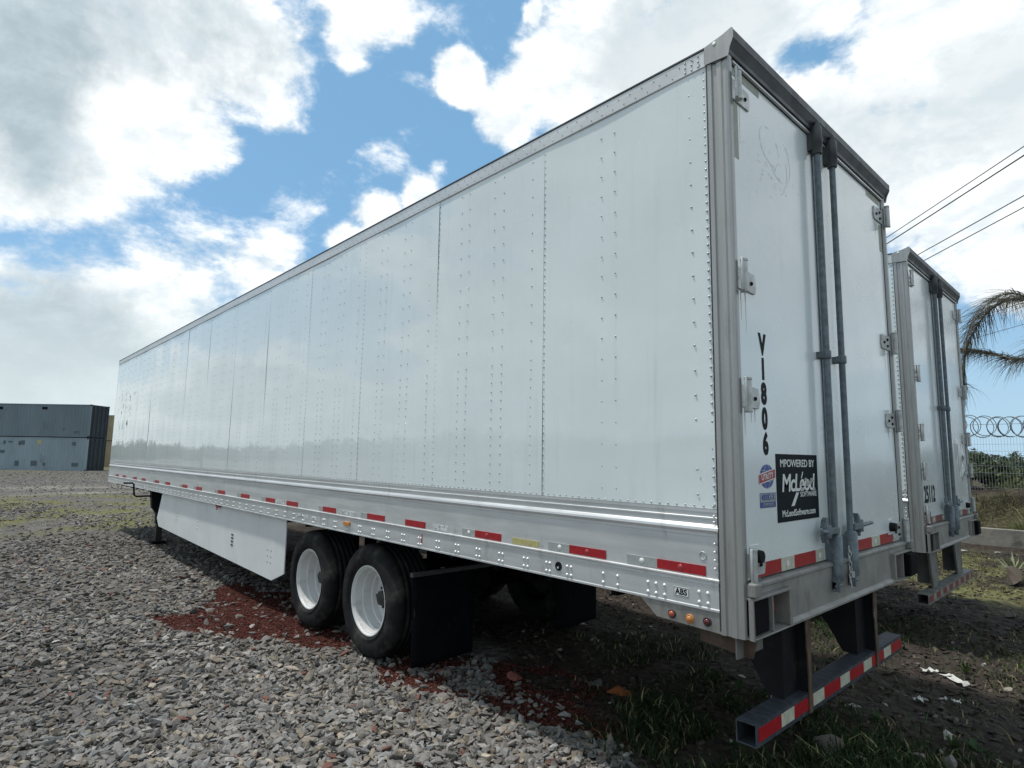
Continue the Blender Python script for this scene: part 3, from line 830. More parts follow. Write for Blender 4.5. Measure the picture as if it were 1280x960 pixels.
    mb.prism([(-.14, 1.236), (-.02, 1.236), (-.004, 1.228), (-.004, 1.216), (-.014, 1.208), (-.014, 1.180), (-.14, 1.180)], 'y', 0.012, 0.4295)
    mb.prism([(-.14, 1.236), (-.02, 1.236), (-.004, 1.228), (-.004, 1.216), (-.014, 1.208), (-.014, 1.180), (-.14, 1.180)], 'y', 2.1605, Wd - 0.012)
    SL = mb.build('rear_sill', M['sill'], T)
    for s in (0, 1):
        def Y(v): return v if s == 0 else Wd - v
        mb = MB()
        def bb(x0, x1, a, b, z0, z1): mb.box(x0, x1, min(Y(a), Y(b)), max(Y(a), Y(b)), z0, z1)
        bb(-.012, 0.012, -.004, 0.008, 0.985, 1.178)            # outer cheek
        bb(-.14, 0.012, 0.008, 0.43, 0.985, 0.993)           # bottom lip
        bb(-.14, 0.014, 0.008, 0.40, 1.165, 1.1785)             # top lip
        bb(-.12, 0.008, 0.212, 0.220, 0.993, 1.165)           # divider
        bb(-.12, 0.012, 0.400, 0.4285, 0.993, 1.178)            # inner cheek
        bb(-.13, -.12, 0.008, 0.40, 0.993, 1.165)            # back
        bxo = mb.build('light_box', M['sill'], SL, 0.003)
        mb = MB()
        if s == 0: mb.box(-.119, -.004, 0.014, 0.200, .998, 1.162)  # one black block for the near lamp and the shaded void around it
        else: mb.box(-.119, 0.045, Wd - .185, Wd - 0.012, 1.0, 1.160)
        mb.build('black_block', M['dark'], T, 0.012)
        mb = MB(); mb.lathe([(0, 0.0), (0.006, 0.03), (0, 0.055), (-.03, 0.058)], (0, 0), 24)
        for i, (x, y, z) in enumerate(mb.v): mb.v[i] = (y - .05, x + Y(0.31), z + 1.08)
        mb.build('tail_light', M['redlamp'], T)
        mb = MB()
        if s == 0: mb.box(-.012, 0.030, -.008, 0.055, 1.182, 1.248)
        else: mb.box(-.012, 0.026, Wd - .055, Wd + .002, 1.182, 1.248)
        mb.build('sill_lug', M['sill'], T, 0.008)
    # side skirt plate with marker lamps under the rail
    MB().prism([(-.62, 1.083), (-.52, 1.0), (-.14, 0.985), (-.14, 1.083)], 'y', -0.004, 0.004).build('corner_plate', M['sill'], T)
    for xx, mat in ((-.425, 'orange'), (-.322, 'amber'), (-.225, 'lens')):
        if not main and mat != 'amber': continue
        mb = MB(); mb.lathe([(-0.020, 0.0), (-0.019, 0.010), (-0.014, 0.0155), (-0.008, 0.0165)], (xx, 1.030 + (-.005 if mat == 'amber' else 0)), 20)
        lp = mb.build('marker_lamp', M[mat], T)
        mb = MB(); mb.lathe([(-0.009, 0.0166), (-0.012, 0.019), (-0.008, 0.023), (-0.0035, 0.023)], (xx, 1.030 + (-.005 if mat == 'amber' else 0)), 20)
        mb.build('gasket', M['seal' if mat != 'amber' else 'amber'], lp)
    # ---- doors
    XD = -0.048
    for s in (0, 1):
        y0, y1 = ((0.052, 1.213), (1.227, 2.538))[s]
        DR = MB().box(XD - .045, XD, y0 + .004, y1, 1.243, 3.936).build('rear_door', M['door'], T, 0.004)
        if s == 0:
            MB().box(XD - .045, XD + .002, y0 - .010, y0 + .003, 1.243, 3.93).build('door_seal', M['seal'], DR)
            MB().box(XD + .0005, XD + .008, y1 - 0.085, y1 - .01, 1.30, 3.88).build('door_edge_strip', M['galv'], DR)
            MB().box(XD, XD + .010, y1 - 0.004, y1 + .010, 1.243, 3.93).build('door_seal', M['seal'], DR)
        else:
            MB().box(XD - .045, XD + .002, y1 + .001, y1 + .012, 1.243, 3.93).build('door_seal', M['seal'], DR)
            MB().box(XD + .0005, XD + .003, y0 + .01, y0 + 0.055, 1.30, 3.88).build('door_edge_strip', M['alu'], DR)
        # hinges: bracket leaf on the door, knuckle and wrap round the post edge
        zs = (3.80, 2.76, 2.15, 1.32) if main else (3.77, 2.77, 2.17, 1.78, 1.36)
        for z in zs:
            e = y0 - .004 if s == 0 else y1 + .004
            d = 1 if s == 0 else -1
            def hb(mb, x0, x1, a, b, z0, z1): return mb.box(x0, x1, min(e + d * a, e + d * b), max(e + d * a, e + d * b), z0, z1)
            mb = MB()
            poly = [(e + d * -.01, z - .06), (e + d * .19, z - .06), (e + d * .205, z - .02), (e + d * .19, z + .045), (e + d * .05, z + .055), (e + d * -.01, z + .055)]
            mb.prism(poly, 'x', XD + .001, XD + .009)
            HG = mb.build('hinge', M['hinge'], DR, 0.002)
            MB().cyl((XD + .045, e, z - .075), (XD + .045, e, z + .070), 0.017, n=14).build('knuckle', M['hinge'], T)
            mb = MB()
            ye, xe_ = e - d * .032, XD + .050
            mb.tube([(XD + .045, e, z + .078), (xe_, ye, z + .082), (xe_, ye, z - .086), (XD + .045, e, z - .082)], .0075, 6)
            mb.cyl((XD + .045, e, z - .090), (XD + .045, e, z - .076), .020, n=10); mb.cyl((XD + .045, e, z + .071), (XD + .045, e, z + .084), .020, n=10)
            hb(mb, XD - .03, XD + .012, -.016, -.006, z - .085, z + .08)
            mb.build('hinge_bracket', M['hinge'], T, 0.002)
            mb = MB()
            for ly, lz in ((.065, .02), (.065, -.03), (.145, -.01)): mb.dome((XD + .009, e + d * ly, z + lz), (1, 0, 0), 0.012, 0.012, 8)
            mb.build('hinge_bolt', M['black' if main else 'hinge'], T)
        if main:
            mb = MB(); rr = random.Random(40 + s)
            for z in zs:
                for _ in range(3):
                    yy = (y0 + rr.uniform(.02, .17)) if s == 0 else (y1 - rr.uniform(.02, .17))
                    ln_ = rr.uniform(.05, .22); w_ = rr.uniform(.002, .005); zt_ = z - .062
                    mb.add([(XD + .0006, yy - w_, zt_), (XD + .0006, yy + w_, zt_), (XD + .0006, yy + w_ * .3, zt_ - ln_), (XD + .0006, yy - w_ * .2, zt_ - ln_)], [(0, 1, 2, 3)])
            mb.build('rust_runs', M['residue'], DR, kind='stuff')
        # rubber stop by the lowest hinge
        yb = (0.145, 2.30)[s]
        st = MB().cyl((XD + .001, yb, 1.355), (XD + .045, yb, 1.355), 0.034, 0.030, 18).build('door_stop', M['black'], DR, 0.004)
        MB().box(XD + .0005, XD + .004, yb - .05, yb + .05, 1.30, 1.41).build('stop_plate', M['door'], DR, 0.004)
        # striped tape along the bottom of the door
        segs = ((0.095, 0.150, 'cream'), (0.155, 0.445, 'red'), (0.446, 0.610, 'cream'), (0.611, 0.905, 'red'), (0.906, 1.03, 'cream')) if s == 0 else \
               ((1.44, 1.585, 'cream'), (1.586, 1.882, 'red'), (1.883, 2.055, 'cream'), (2.056, 2.345, 'red'), (2.346, 2.44, 'cream'))
        for a, b, mt in segs:
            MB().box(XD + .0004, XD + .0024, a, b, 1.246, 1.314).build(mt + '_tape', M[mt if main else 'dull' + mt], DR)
            if mt == 'cream' and b - a > .1:
                mb = MB(); mb.cyl((XD + .0024, (a + b) / 2, 1.28), (XD + .0032, (a + b) / 2, 1.28), 0.016, n=12); mb.build('tape_seal_print', M['white'], DR)
        if main and s == 0:
            for i, ch in enumerate('V1806'):
                lettering(ch, (XD + .0012, 0.315, 2.437 - i * 0.1325), 0.150, DR, REAR, 'ink', bold=0.0085, sx=0.80)
            MB().box(XD + .0004, XD + .0020, 0.425, 0.985, 1.497, 1.862).build('logo_sticker', M['navy'], DR)
            xs_ = XD + .0028
            lettering('MPOWERED BY', (xs_, 0.705, 1.810), 0.058, DR, REAR, 'white', bold=0.0008, sx=1.15)
            lettering('McLeod', (xs_, 0.705, 1.700), 0.135, DR, REAR, 'white', bold=0.0022, sx=1.12, shear=0.15, spacing=0.88)
            lettering('SOFTWARE', (xs_, 0.840, 1.637), 0.040, DR, REAR, 'white', bold=0.0004, sx=1.12)
            lettering('McLeodSoftware.com', (xs_, 0.705, 1.540), 0.050, DR, REAR, 'white', bold=0.0006, sx=1.02)
            MB().prism([(0.600, 1.578), (0.640, 1.578), (0.705, 1.650), (0.672, 1.650)], 'x', XD + .002, XD + .0032).build('logo_print', M['white'], DR)
            MB().prism([(0.742, 1.728), (0.752, 1.728), (0.775, 1.765), (0.765, 1.765)], 'x', XD + .002, XD + .0034).build('logo_print', M['white'], DR)
            mb = MB(); rr = random.Random(5)
            for _ in range(9):
                cy, cz = 0.80 + rr.uniform(-.05, .15), 1.69 + rr.uniform(-.035, .03)
                pg = [(cy + .022 * rr.uniform(.5, 1.2) * math.cos(t), cz + .012 * rr.uniform(.5, 1.2) * math.sin(t)) for t in np.linspace(0, 2 * PI, 8)[:-1]]
                mb.prism(pg, 'x', XD + .0018, XD + .0038 + .0001 * _)
            mb.build('sticker_scuff', M['residue'], DR)
            # globe emblem with a red band
            cy, cz, a, b = 0.316, 1.743, 0.080, 0.062
            el = [(cy + a * math.cos(t), cz + b * math.sin(t)) for t in np.linspace(0, 2 * PI, 33)[:-1]]
            MB().prism(el, 'x', XD + .0004, XD + .0016).build('emblem_sticker', M['blue'], DR)
            mb = MB()
            for q in (-.45, .45):
                mb.tube([(XD + .0018, cy + a * q * math.cos(t), cz + b * math.sin(t)) for t in np.linspace(-1.4, 1.4, 12)], 0.0009, 4)
                mb.tube([(XD + .0018, cy + a * .88 * t, cz + b * (q + .1 * t * t)) for t in np.linspace(-1, 1, 8)], 0.0009, 4)
            mb.build('emblem_print', M['white'], DR)
            def band(w, dz, dx, mt, nm):
                top = [(cy + t, cz + dz + .015 * t / .093 + w) for t in np.linspace(-.093 * dx, .093 * dx, 10)]
                bot = [(p[0], p[1] - 2 * w) for p in top[::-1]]
                MB().prism(top + bot, 'x', XD + .0018, XD + .0022 + .0005 * (mt == 'redp')).build(nm, M[mt], DR)
            band(0.027, 0, 1.03, 'white', 'emblem_band'); band(0.022, 0, 1.0, 'redp', 'emblem_band')
            lettering('UTILITY', (XD + .0034, cy, cz), 0.040, DR, REAR, 'white', bold=0.0007, sx=0.98, rot=0.12)
            MB().box(XD + .0004, XD + .0016, 0.228, 0.408, 1.612, 1.657).build('model_sticker', M['silver'], DR)
            MB().box(XD + .0004, XD + .0018, 0.228, 0.408, 1.583, 1.6115).build('model_sticker', M['blue'], DR)
            mb = MB()
            for (c1, c2, c3, c4) in ((.228, .408, 1.655, 1.658), (.227, .230, 1.612, 1.655), (.406, .409, 1.612, 1.655)): mb.box(XD + .0017, XD + .0024, c1, c2, c3, c4)
            mb.build('sticker_border', M['blue'], DR)
            lettering('4000D-X', (XD + .0020, 0.318, 1.634), 0.044, DR, REAR, 'blue', bold=0.0008, sx=0.92)
            lettering('COMPOSITE', (XD + .0022, 0.318, 1.597), 0.024, DR, REAR, 'silver', bold=0.0003, sx=1.0)
            # glue left by removed tape and by a removed decal
            MB().box(XD + .0004, XD + .0012, 0.075, 0.385, 3.885, 3.934).build('tape_residue', M['residue'], DR)
            MB().box(XD + .0004, XD + .0012, 0.062, 0.120, 3.42, 3.75).build('tape_residue', M['residue'], DR)
            mb = MB(); rr = random.Random(3)
            def ell(cy, cz, ry, rz, a0, a1, tilt, w):
                n = 16
                for i in range(n):
                    if rr.random() < .25: continue
                    P = []
                    for t in (a0 + (a1 - a0) * i / n, a0 + (a1 - a0) * (i + .9) / n):
                        yy, z_ = ry * math.cos(t), rz * math.sin(t)
                        P.append(Vector((cy + yy * math.cos(tilt) - z_ * math.sin(tilt), cz + yy * math.sin(tilt) + z_ * math.cos(tilt))))
                    d = (P[1] - P[0]).normalized(); nn = Vector((-d.y, d.x)) * w * rr.uniform(.4, 1.5)
                    mb.prism([P[0] - nn, P[1] - nn, P[1] + nn, P[0] + nn], 'x', XD + .0003, XD + .0008 + .00002 * i)
            ell(.50, 3.64, .13, .10, 0, 6.28, -.5, .0035); ell(.62, 3.62, .17, .14, -1.6, 1.5, -.7, .004); ell(.66, 3.50, .06, .12, -1.2, 1.4, -.4, .006)
            for _ in range(40):
                cy, cz = rr.gauss(.5, .16), rr.gauss(3.46, .07)
                mb.box(XD + .0003, XD + .0008, cy, cy + rr.uniform(.004, .02), cz, cz + rr.uniform(.003, .014))
            mb.build('decal_residue', M['ghost'], DR)
        if main and s == 1:
            MB().box(XD + .0004, XD + .0012, 2.20, 2.50, 3.885, 3.934).build('tape_residue', M['residue'], DR)
            MB().box(XD + .0004, XD + .0012, 2.46, 2.53, 3.5, 3.72).build('tape_residue', M['residue'], DR)
        if not main and s == 0:
            lettering('25112', (XD + .0012, 0.415, 1.535), 0.23, DR, REAR, 'ink', bold=0.008, sx=0.90, spacing=.95)
        if not main and s == 1:
            mb = MB(); rr = random.Random(8)       # torn and dented skin low on the far door
            for cy, cz, w, h in ((1.95, 2.05, .10, .16), (2.12, 1.92, .10, .22), (2.22, 1.74, .07, .13), (2.28, 2.0, .05, .1)):
                n = 9
                ring = [(XD + .002, cy + w * math.cos(t) * rr.uniform(.6, 1.2), cz + h * math.sin(t) * rr.uniform(.6, 1.2)) for t in np.linspace(0, 2 * PI, n + 1)[:-1]]
                mb.add(ring + [(XD + .03, cy + rr.uniform(-.03, .03), cz + rr.uniform(-.06, .06))], [(i, (i + 1) % n, n) for i in range(n)])
            mb.build('torn_skin', M['alu'], DR)
    # ---- lock rods
    XR = 0.0
    for s, (yr, yt) in enumerate(((1.085, 1.10), (1.345, 1.36))):
        RD = MB().cyl((XR, yr, 1.20), (XR, yr + .01, 3.90), 0.019, n=14).build('lock_rod', M['galv'], T)
        mb = MB()
        mb.cyl((XR, yr + .01, 3.79), (XR, yr + .01, 3.86), 0.030, 0.036, 14); mb.cyl((XR, yr + .01, 3.86), (XR, yr + .01, 3.98), 0.036, 0.034, 14)
        mb.box(XR - .05, XR, yr - .02, yr + .04, 3.82, 3.94); mb.cyl((XR + .005, yr + .01, 3.98), (XR + .005, yr + .01, 4.01), 0.020, n=10)
        mb.build('rod_cap', M['header'], RD, 0.003)
        mb = MB(); mb.cyl((XR, yr + .003, 2.455), (XR, yr + .003, 2.505), 0.028, n=14); mb.box(XR - .048, XR, yr - .03, yr + .036, 2.46, 2.50)
        mb.build('rod_guide', M['galv'], RD, 0.003)
        mb = MB()
        mb.cyl((XR + .003, yr, 1.13), (XR + .003, yr, 1.385), 0.036, n=16); mb.cyl((XR + .003, yr, 1.385), (XR + .003, yr, 1.40), 0.036, 0.024, 16)
        mb.box(XR - .048, XR, yr - .03, yr + .03, 1.20, 1.37)
        mb.build('rod_housing', M['galv'], RD, 0.003)
        # handle hub and lever
        d = -1 if s == 0 else 1
        mb = MB()
        mb.box(XR - .01, XR + .03, min(yr, yr + d * .14), max(yr, yr + d * .14), 1.405, 1.44)
        mb.cyl((XR + .01, yr + d * .14, 1.385), (XR + .01, yr + d * .14, 1.46), 0.022, n=12)
        mb.prism([(yr + d * .13, 1.44), (yr + d * .17, 1.44), (yr + d * .15, 1.485), (yr + d * .12, 1.50)], 'x', XR - .02, XR + .01)
        mb.prism([(yr + d * .12, 1.405), (yr + d * .17, 1.405), (yr + d * .15, 1.355), (yr + d * .13, 1.36)], 'x', XR - .02, XR + .01)
        if s == 0: mb.cyl((XR + .01, yr - .14, 1.42), (XR + .01, yr - .22, 1.425), 0.018, 0.012, 10)
        else: mb.tube([(XR + .01, yr + .10, 1.42), (XR + .015, yr + .2, 1.425), (XR + .02, yr + .34, 1.43)], [0.014, 0.014, 0.012], 8)
        mb.build('lock_handle', M['galv'], RD, 0.002)
        mb = MB()
        mb.box(-.012, 0.012, yr - .045, yr + .035, 1.085, 1.125); mb.box(-.012, 0.030, yr - .045, yr - .035, 1.07, 1.15); mb.cyl((0.01, yr - .05, 1.10), (0.01, yr + .04, 1.10), 0.010, n=8)
        mb.build('rod_keeper', M['galv'], SL, 0.002)
    if main:
        mb = MB()
        for i in range(7):                     # short chain and padlock hasp between the rods
            c = (0.03, 1.215 + .008 * (i % 2), 1.30 - i * .03)
            mb.tube([(c[0] + (.008 * math.cos(t) if i % 2 else 0), c[1] + (0 if i % 2 else .009 * math.cos(t)), c[2] + .02 * math.sin(t)) for t in np.linspace(0, 2 * PI, 10)], 0.003, 5)
        mb.tube([(0.03, 1.22, 1.12), (0.035, 1.215, 1.09), (0.03, 1.225, 1.05)], 0.004, 6)
        mb.build('lock_chain', M['hinge'], T)
        mb = MB(); mb.box(0.015, 0.038, 1.235, 1.270, 1.13, 1.165); mb.tube([(0.026, 1.242, 1.165), (0.026, 1.242, 1.185), (0.026, 1.252, 1.193), (0.026, 1.263, 1.185), (0.026, 1.263, 1.165)], 0.003, 6)
        mb.build('padlock', M['hinge'], T, 0.002)
    # ---- rear impact guard
    gz1, gz0 = (0.561, 0.455) if main else (0.565, 0.465)
    gy0, gy1 = 0.135, Wd - 0.135
    gmat = 'guard' if main else 'plate'
    mb = MB()
    o_, i_ = (-.165, -.060), (-.160, -.065)
    mb.box(-.165, -.060, gy0, gy1, gz1 - .006, gz1); mb.box(-.165, -.060, gy0, gy1, gz0, gz0 + .006)
    mb.box(-.066, -.060, gy0, gy1, gz0 + .0061, gz1 - .0061); mb.box(-.165, -.159, gy0, gy1, gz0 + .0061, gz1 - .0061)
    GB = mb.build('guard_bar', M[gmat], T)
    y = gy0 + .02; k = 0
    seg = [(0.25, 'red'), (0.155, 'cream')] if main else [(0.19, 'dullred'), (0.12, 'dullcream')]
    while y < gy1 - .03:
        w, mt = seg[k % 2]
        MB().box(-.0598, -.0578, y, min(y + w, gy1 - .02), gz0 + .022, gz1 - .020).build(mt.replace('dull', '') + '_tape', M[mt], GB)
        y += w + .002; k += 1
    for s in (0, 1):
        yu = (0.765, Wd - 0.70)[s] if main else (0.72, Wd - .58)[s]
        mb = MB()
        if main:
            # braced leg: a wide tapering web running forward and a narrow rusty flange at the rear
            mb.prism([(-.62, 1.083), (-.62, 1.04), (-.13, gz1 + .0015), (-.060, gz1 + .0015), (-.060, 1.083)], 'y', yu - .008, yu + .000)
            mb.prism([(-.62, 1.083), (-.60, 1.05), (-.20, gz1 + .08), (-.20, 1.083)], 'y', yu - .20, yu - .012) if False else None
            up = mb.build('guard_leg', M['black'], T)
            mb = MB(); mb.prism([(yu - .03, 1.083), (yu - .03, .80), (yu - .018, .76), (yu - .018, gz0 + .004), (yu + .022, gz0 + .004), (yu + .022, .76), (yu + .034, .80), (yu + .034, 1.083)], 'x', -.0570, -.0500)
            mb.build('flange', M['rust'], up)
            mb = MB(); mb.box(-.50, -.11, yu - .20, yu - .192, gz1 + .0015, 1.083); mb.v = [(x + (0.30 * (1.083 - z) / .52 if x < -.3 else 0), y_, z) for x, y_, z in mb.v]
            mb.build('gusset', M['black'], up)
            mb = MB(); mb.box(-.12, -.112, yu - .19, yu - .01, gz1 + .0015, 1.083); mb.build('web', M['black'], up)
        else:
            mb.prism([(yu - .24, 1.0), (yu + .13, 1.0), (yu + .13, gz1 + .04), (yu + .10, gz1 + .0015), (yu - .12, gz1 + .0015)], 'x', -.125, -.105)
            up = mb.build('guard_leg', M['plate'], T)
            mb = MB(); mb.box(-.30, -.104, yu + .131, yu + .137, gz1 + .0015, 1.0); mb.build('flange', M['plate'], up)
    if main: MB().prism([(-.32, 0.984), (-.33, 0.90), (-.05, 0.875), (-.02, 0.984)], 'y', 0.10, 0.11).build('bracket_plate', M['rust'], T)
    if main: MB().box(-.10, -.092, 0.03, 0.30, 0.875, 0.984).build('bracket_plate', M['plate'], T)
    # ---- running gear
    def wheel(x, s):
        sgn = 1 if s == 0 else -1
        y0 = 0.03 if s == 0 else Wd - .03
        zc = 0.515
        Wh = empty('wheel', (x, y0, zc), 0 if s == 0 else PI, T)
        tr = [(.055, .300), (.030, .306), (.012, .330), (.002, .375), (.0, .410), (.006, .440), (.016, .462), (.030, .480), (.050, .492), (.075, .498)]
        mb = MB()
        prof = list(tr)
        yy = .075
        for gidx in range(6):                      # tread with its grooves
            a = yy + .045; prof += [(a, .500), (a + .001, .494), (a + .006, .494), (a + .007, .500)]; yy = a + .007
        prof += [(.43 - p[0], p[1]) for p in tr[::-1]]
        prof = sorted(prof, key=lambda p: 0) 
        mb.lathe(prof, (0, 0), 72)
        mb.lathe([(.055, .300), (.375, .300)], (0, 0), 40)
        for r_ in (.335, .352, .43):               # raised rings on the sidewall
            mb.lathe([(.0035 + abs(r_ - .4) * .1, r_ - .003), (-.001 + abs(r_ - .4) * .09, r_), (.0035 + abs(r_ - .4) * .1, r_ + .003)], (0, 0), 72)
        mb.build('tyre', M['rubber'], Wh)
        mb = MB()
        rp = [(.052, .309), (.030, .310), (.022, .303), (.024, .294), (.044, .288), (.046, .280), (.120, .276), (.126, .262), (.205, .256), (.212, .240), (.255, .232), (.262, .200), (.276, .190), (.280, .130), (.262, .120), (.258, .078)]
        for a_, b_ in zip(rp, rp[1:]): mb.lathe([a_, b_], (0, 0), 64)
        mb.build('rim', M['rim' if main and s == 0 else 'hub'], Wh)  # far-side and second-trailer rims coloured dark in place of underbody shade
        mb = MB()
        mb.lathe([(.250, .088), (.225, .085), (.215, .072), (.165, .066), (.150, .058), (.146, .03), (.142, .0)], (0, 0), 28)
        for i in range(6):
            t = i * PI / 3
            mb.cyl((.058 * math.cos(t), .16, .058 * math.sin(t)), (.058 * math.cos(t), .150, .058 * math.sin(t)), .008, n=6)
        mb.tube([(-.04, .16, 0), (-.10, .17, 0.01), (-.13, .20, 0.01)], .006, 6)
        mb.build('hub', M['hub'], Wh)
        mb = MB()
        for i in range(10):
            t = i * PI / 5 + .2
            c_ = (.145 * math.cos(t), .145 * math.sin(t))
            mb.cyl((c_[0], .270, c_[1]), (c_[0], .240, c_[1]), .015, .013, 6)
        mb.build('wheel_nuts', M['hub'], Wh, kind='stuff')
        return Wh
    if main:
        for x in (-3.63, -4.866):
            for s in (0, 1): wheel(x, s)
            MB().cyl((x, .40, .515), (x, Wd - .40, .515), .065, n=16).build('axle', M['dark'], T)
            MB().box(x - .05, x + .05, .72, .82, .55, 1.0).build('suspension_arm', M['dark'], T)
            MB().box(x - .05, x + .05, Wd - .82, Wd - .72, .55, 1.0).build('suspension_arm', M['dark'], T)
            for yy in (.66, Wd - .66):
                MB().cyl((x - .35, yy, .60), (x - .35, yy, .93), .14, n=18).build('air_spring', M['dark'], T, 0.01)
        # brake chambers, hoses and cross tube fill the dark underneath
        for x in (-3.35, -4.6):
            for yy in (1.0, Wd - 1.0): MB().cyl((x, yy, .62), (x + .22, yy, .66), .085, n=14).build('brake_chamber', M['dark'], T)
    else:
        for x in (-3.63, -4.866):
            wheel(x, 0); wheel(x, 1)
            MB().cyl((x, .40, .515), (x, Wd - .40, .515), .065, n=16).build('axle', M['dark'], T)
    for yy in (.86, Wd - .94): MB().box(-7.0, -2.2, yy, yy + .08, .94, 1.08).build('slider_rail', M['dark'], T)
    for i in range(30 if main else 14):
        MB().box(-.35 - i * .52, -.31 - i * .52, .06, Wd - .06, 1.04, 1.0985).build('cross_member', M['dark'], T)
    for s in (0, 1):
        y0 = 0.10 if s == 0 else Wd - 0.76
        mb = MB(); n = 12; vs = []
        for i in range(n + 1):
            for j in range(n + 1):
                u, w = i / n, j / n
                vs.append((-3.00 + .02 * math.sin(5 * u + w * 2) * (1 - w) + .03 * (1 - w), y0 + .66 * u, .09 + .74 * w))
        mb.add(vs, [(i * (n + 1) + j, (i + 1) * (n + 1) + j, (i + 1) * (n + 1) + j + 1, i * (n + 1) + j + 1) for i in range(n) for j in range(n)], True)
        o = mb.build('mud_flap', M['flap'], T)
        sm = o.modifiers.new('thickness', 'SOLIDIFY'); sm.thickness = .008
        MB().box(-2.99, -2.95, y0 - .02, y0 + 1.15 if s == 0 else y0 + .68, .815, .85).build('flap_bracket', M['header'], T)
    if main:
        # landing gear
        for s in (0, 1):
            yc = 0.33 if s == 0 else Wd - .33
            LG = empty('landing_leg', (-12.45, yc, 0), 0, T)
            MB().prism([(-.20, 1.083), (-.16, .72), (-.07, .60), (-.07, .40), (.07, .40), (.07, .60), (.10, .72), (.10, 1.083)], 'x', -.07, .07).build('leg_housing', M['black'], LG, 0.006)
            MB().box(-.052, .052, -.052, .052, .06, .42).build('inner_leg', M['hub'], LG, 0.004)
            MB().box(-.14, .14, -.13, .13, .012, .055).build('foot', M['dark'], LG, 0.01)
        MB().cyl((-12.45, .33, .92), (-12.45, Wd - .33, .92), .025, n=8).build('gear_shaft', M['dark'], T)
        MB().tube([(-12.45, .15, .945), (-12.45, -.11, .945), (-12.45, -.145, .975), (-12.45, -.165, 1.18), (-12.45, -.19, 1.205), (-12.45, -.34, 1.207)], .017, 8).build('crank_handle', M['black'], T)
        # aerodynamic side skirts: flat sheets with a fold near the rear
        for s in (0, 1):
            f = (lambda v: v) if s == 0 else (lambda v: Wd - v)
            P3 = [(-11.15, .055, 1.084), (-11.42, .055, .60), (-11.26, .055, .47), (-5.86, .05, .345), (-5.86, .05, 1.084)]
            SK = MB().add([(x, f(y), z) for x, y, z in P3] + [(x, f(y + .012), z) for x, y, z in P3], [(0, 1, 2, 3, 4), (9, 8, 7, 6, 5)] + [(i, (i + 1) % 5, 5 + (i + 1) % 5, 5 + i) for i in range(5)]).build('side_skirt', M['skirt'], T)
            P3 = [(-5.859, .05, 1.084), (-5.859, .05, .345), (-5.53, .058, .465), (-5.53, .058, 1.084)]
            MB().add([(x, f(y), z) for x, y, z in P3] + [(x, f(y + .012), z) for x, y, z in P3], [(0, 1, 2, 3), (7, 6, 5, 4)] + [(i, (i + 1) % 4, 4 + (i + 1) % 4, 4 + i) for i in range(4)]).build('skirt_end', M['skirt'], SK)
            if s == 0:
                mb = MB()
                for xx, z0 in ((-10.1, .80), (-8.9, .76)):
                    for k in range(3): mb.dome((xx + .03 * (k % 2), .053, z0 - k * .05), (0, -1, 0), .02, .008, 8)
                mb.build('skirt_fastener', M['bolt'], SK)
                mb = MB()
                for xx in (-6.02, -5.92):
                    for z in (.53, .60, .67): mb.box(xx, xx + .018, .047, .049, z, z + .012)
                mb.build('skirt_print', M['header'], SK)
                mb = MB(); [mb.box(-7.32, -7.24, .046, .0545, .58 + k * .045, .60 + k * .045) for k in range(4)]; mb.build('skirt_print', M['header'], SK)
                mb = MB(); mb.tube([(-8.0, .03, 1.07), (-7.9, .02, 1.05), (-7.8, .03, 1.07)], .012, 6); mb.tube([(-7.9, .02, 1.05), (-7.86, .0, 1.02)], .01, 6); mb.build('safety_hook', M['redp'], SK)
        MB().box(-15.6, -14.6, .9, 1.7, 1.06, 1.098).build('coupler_plate', M['dark'], T)
    return T


T1 = make_trailer(True)
tag(T1, 'long white box trailer in the foreground marked V1806 on its rear doors', 'trailer', 'parked white box trailers')
T2 = make_trailer(False)
T2.location = (-0.282, 4.331, -0.05)
T2.rotation_euler = (0, 0, 0.016)
T2.scale = (1, 0.93, 1.008)
tag(T2, 'white box trailer parked beyond the big one, marked 25112, with a torn far door', 'trailer', 'parked white box trailers')
bpy.context.view_layer.update()

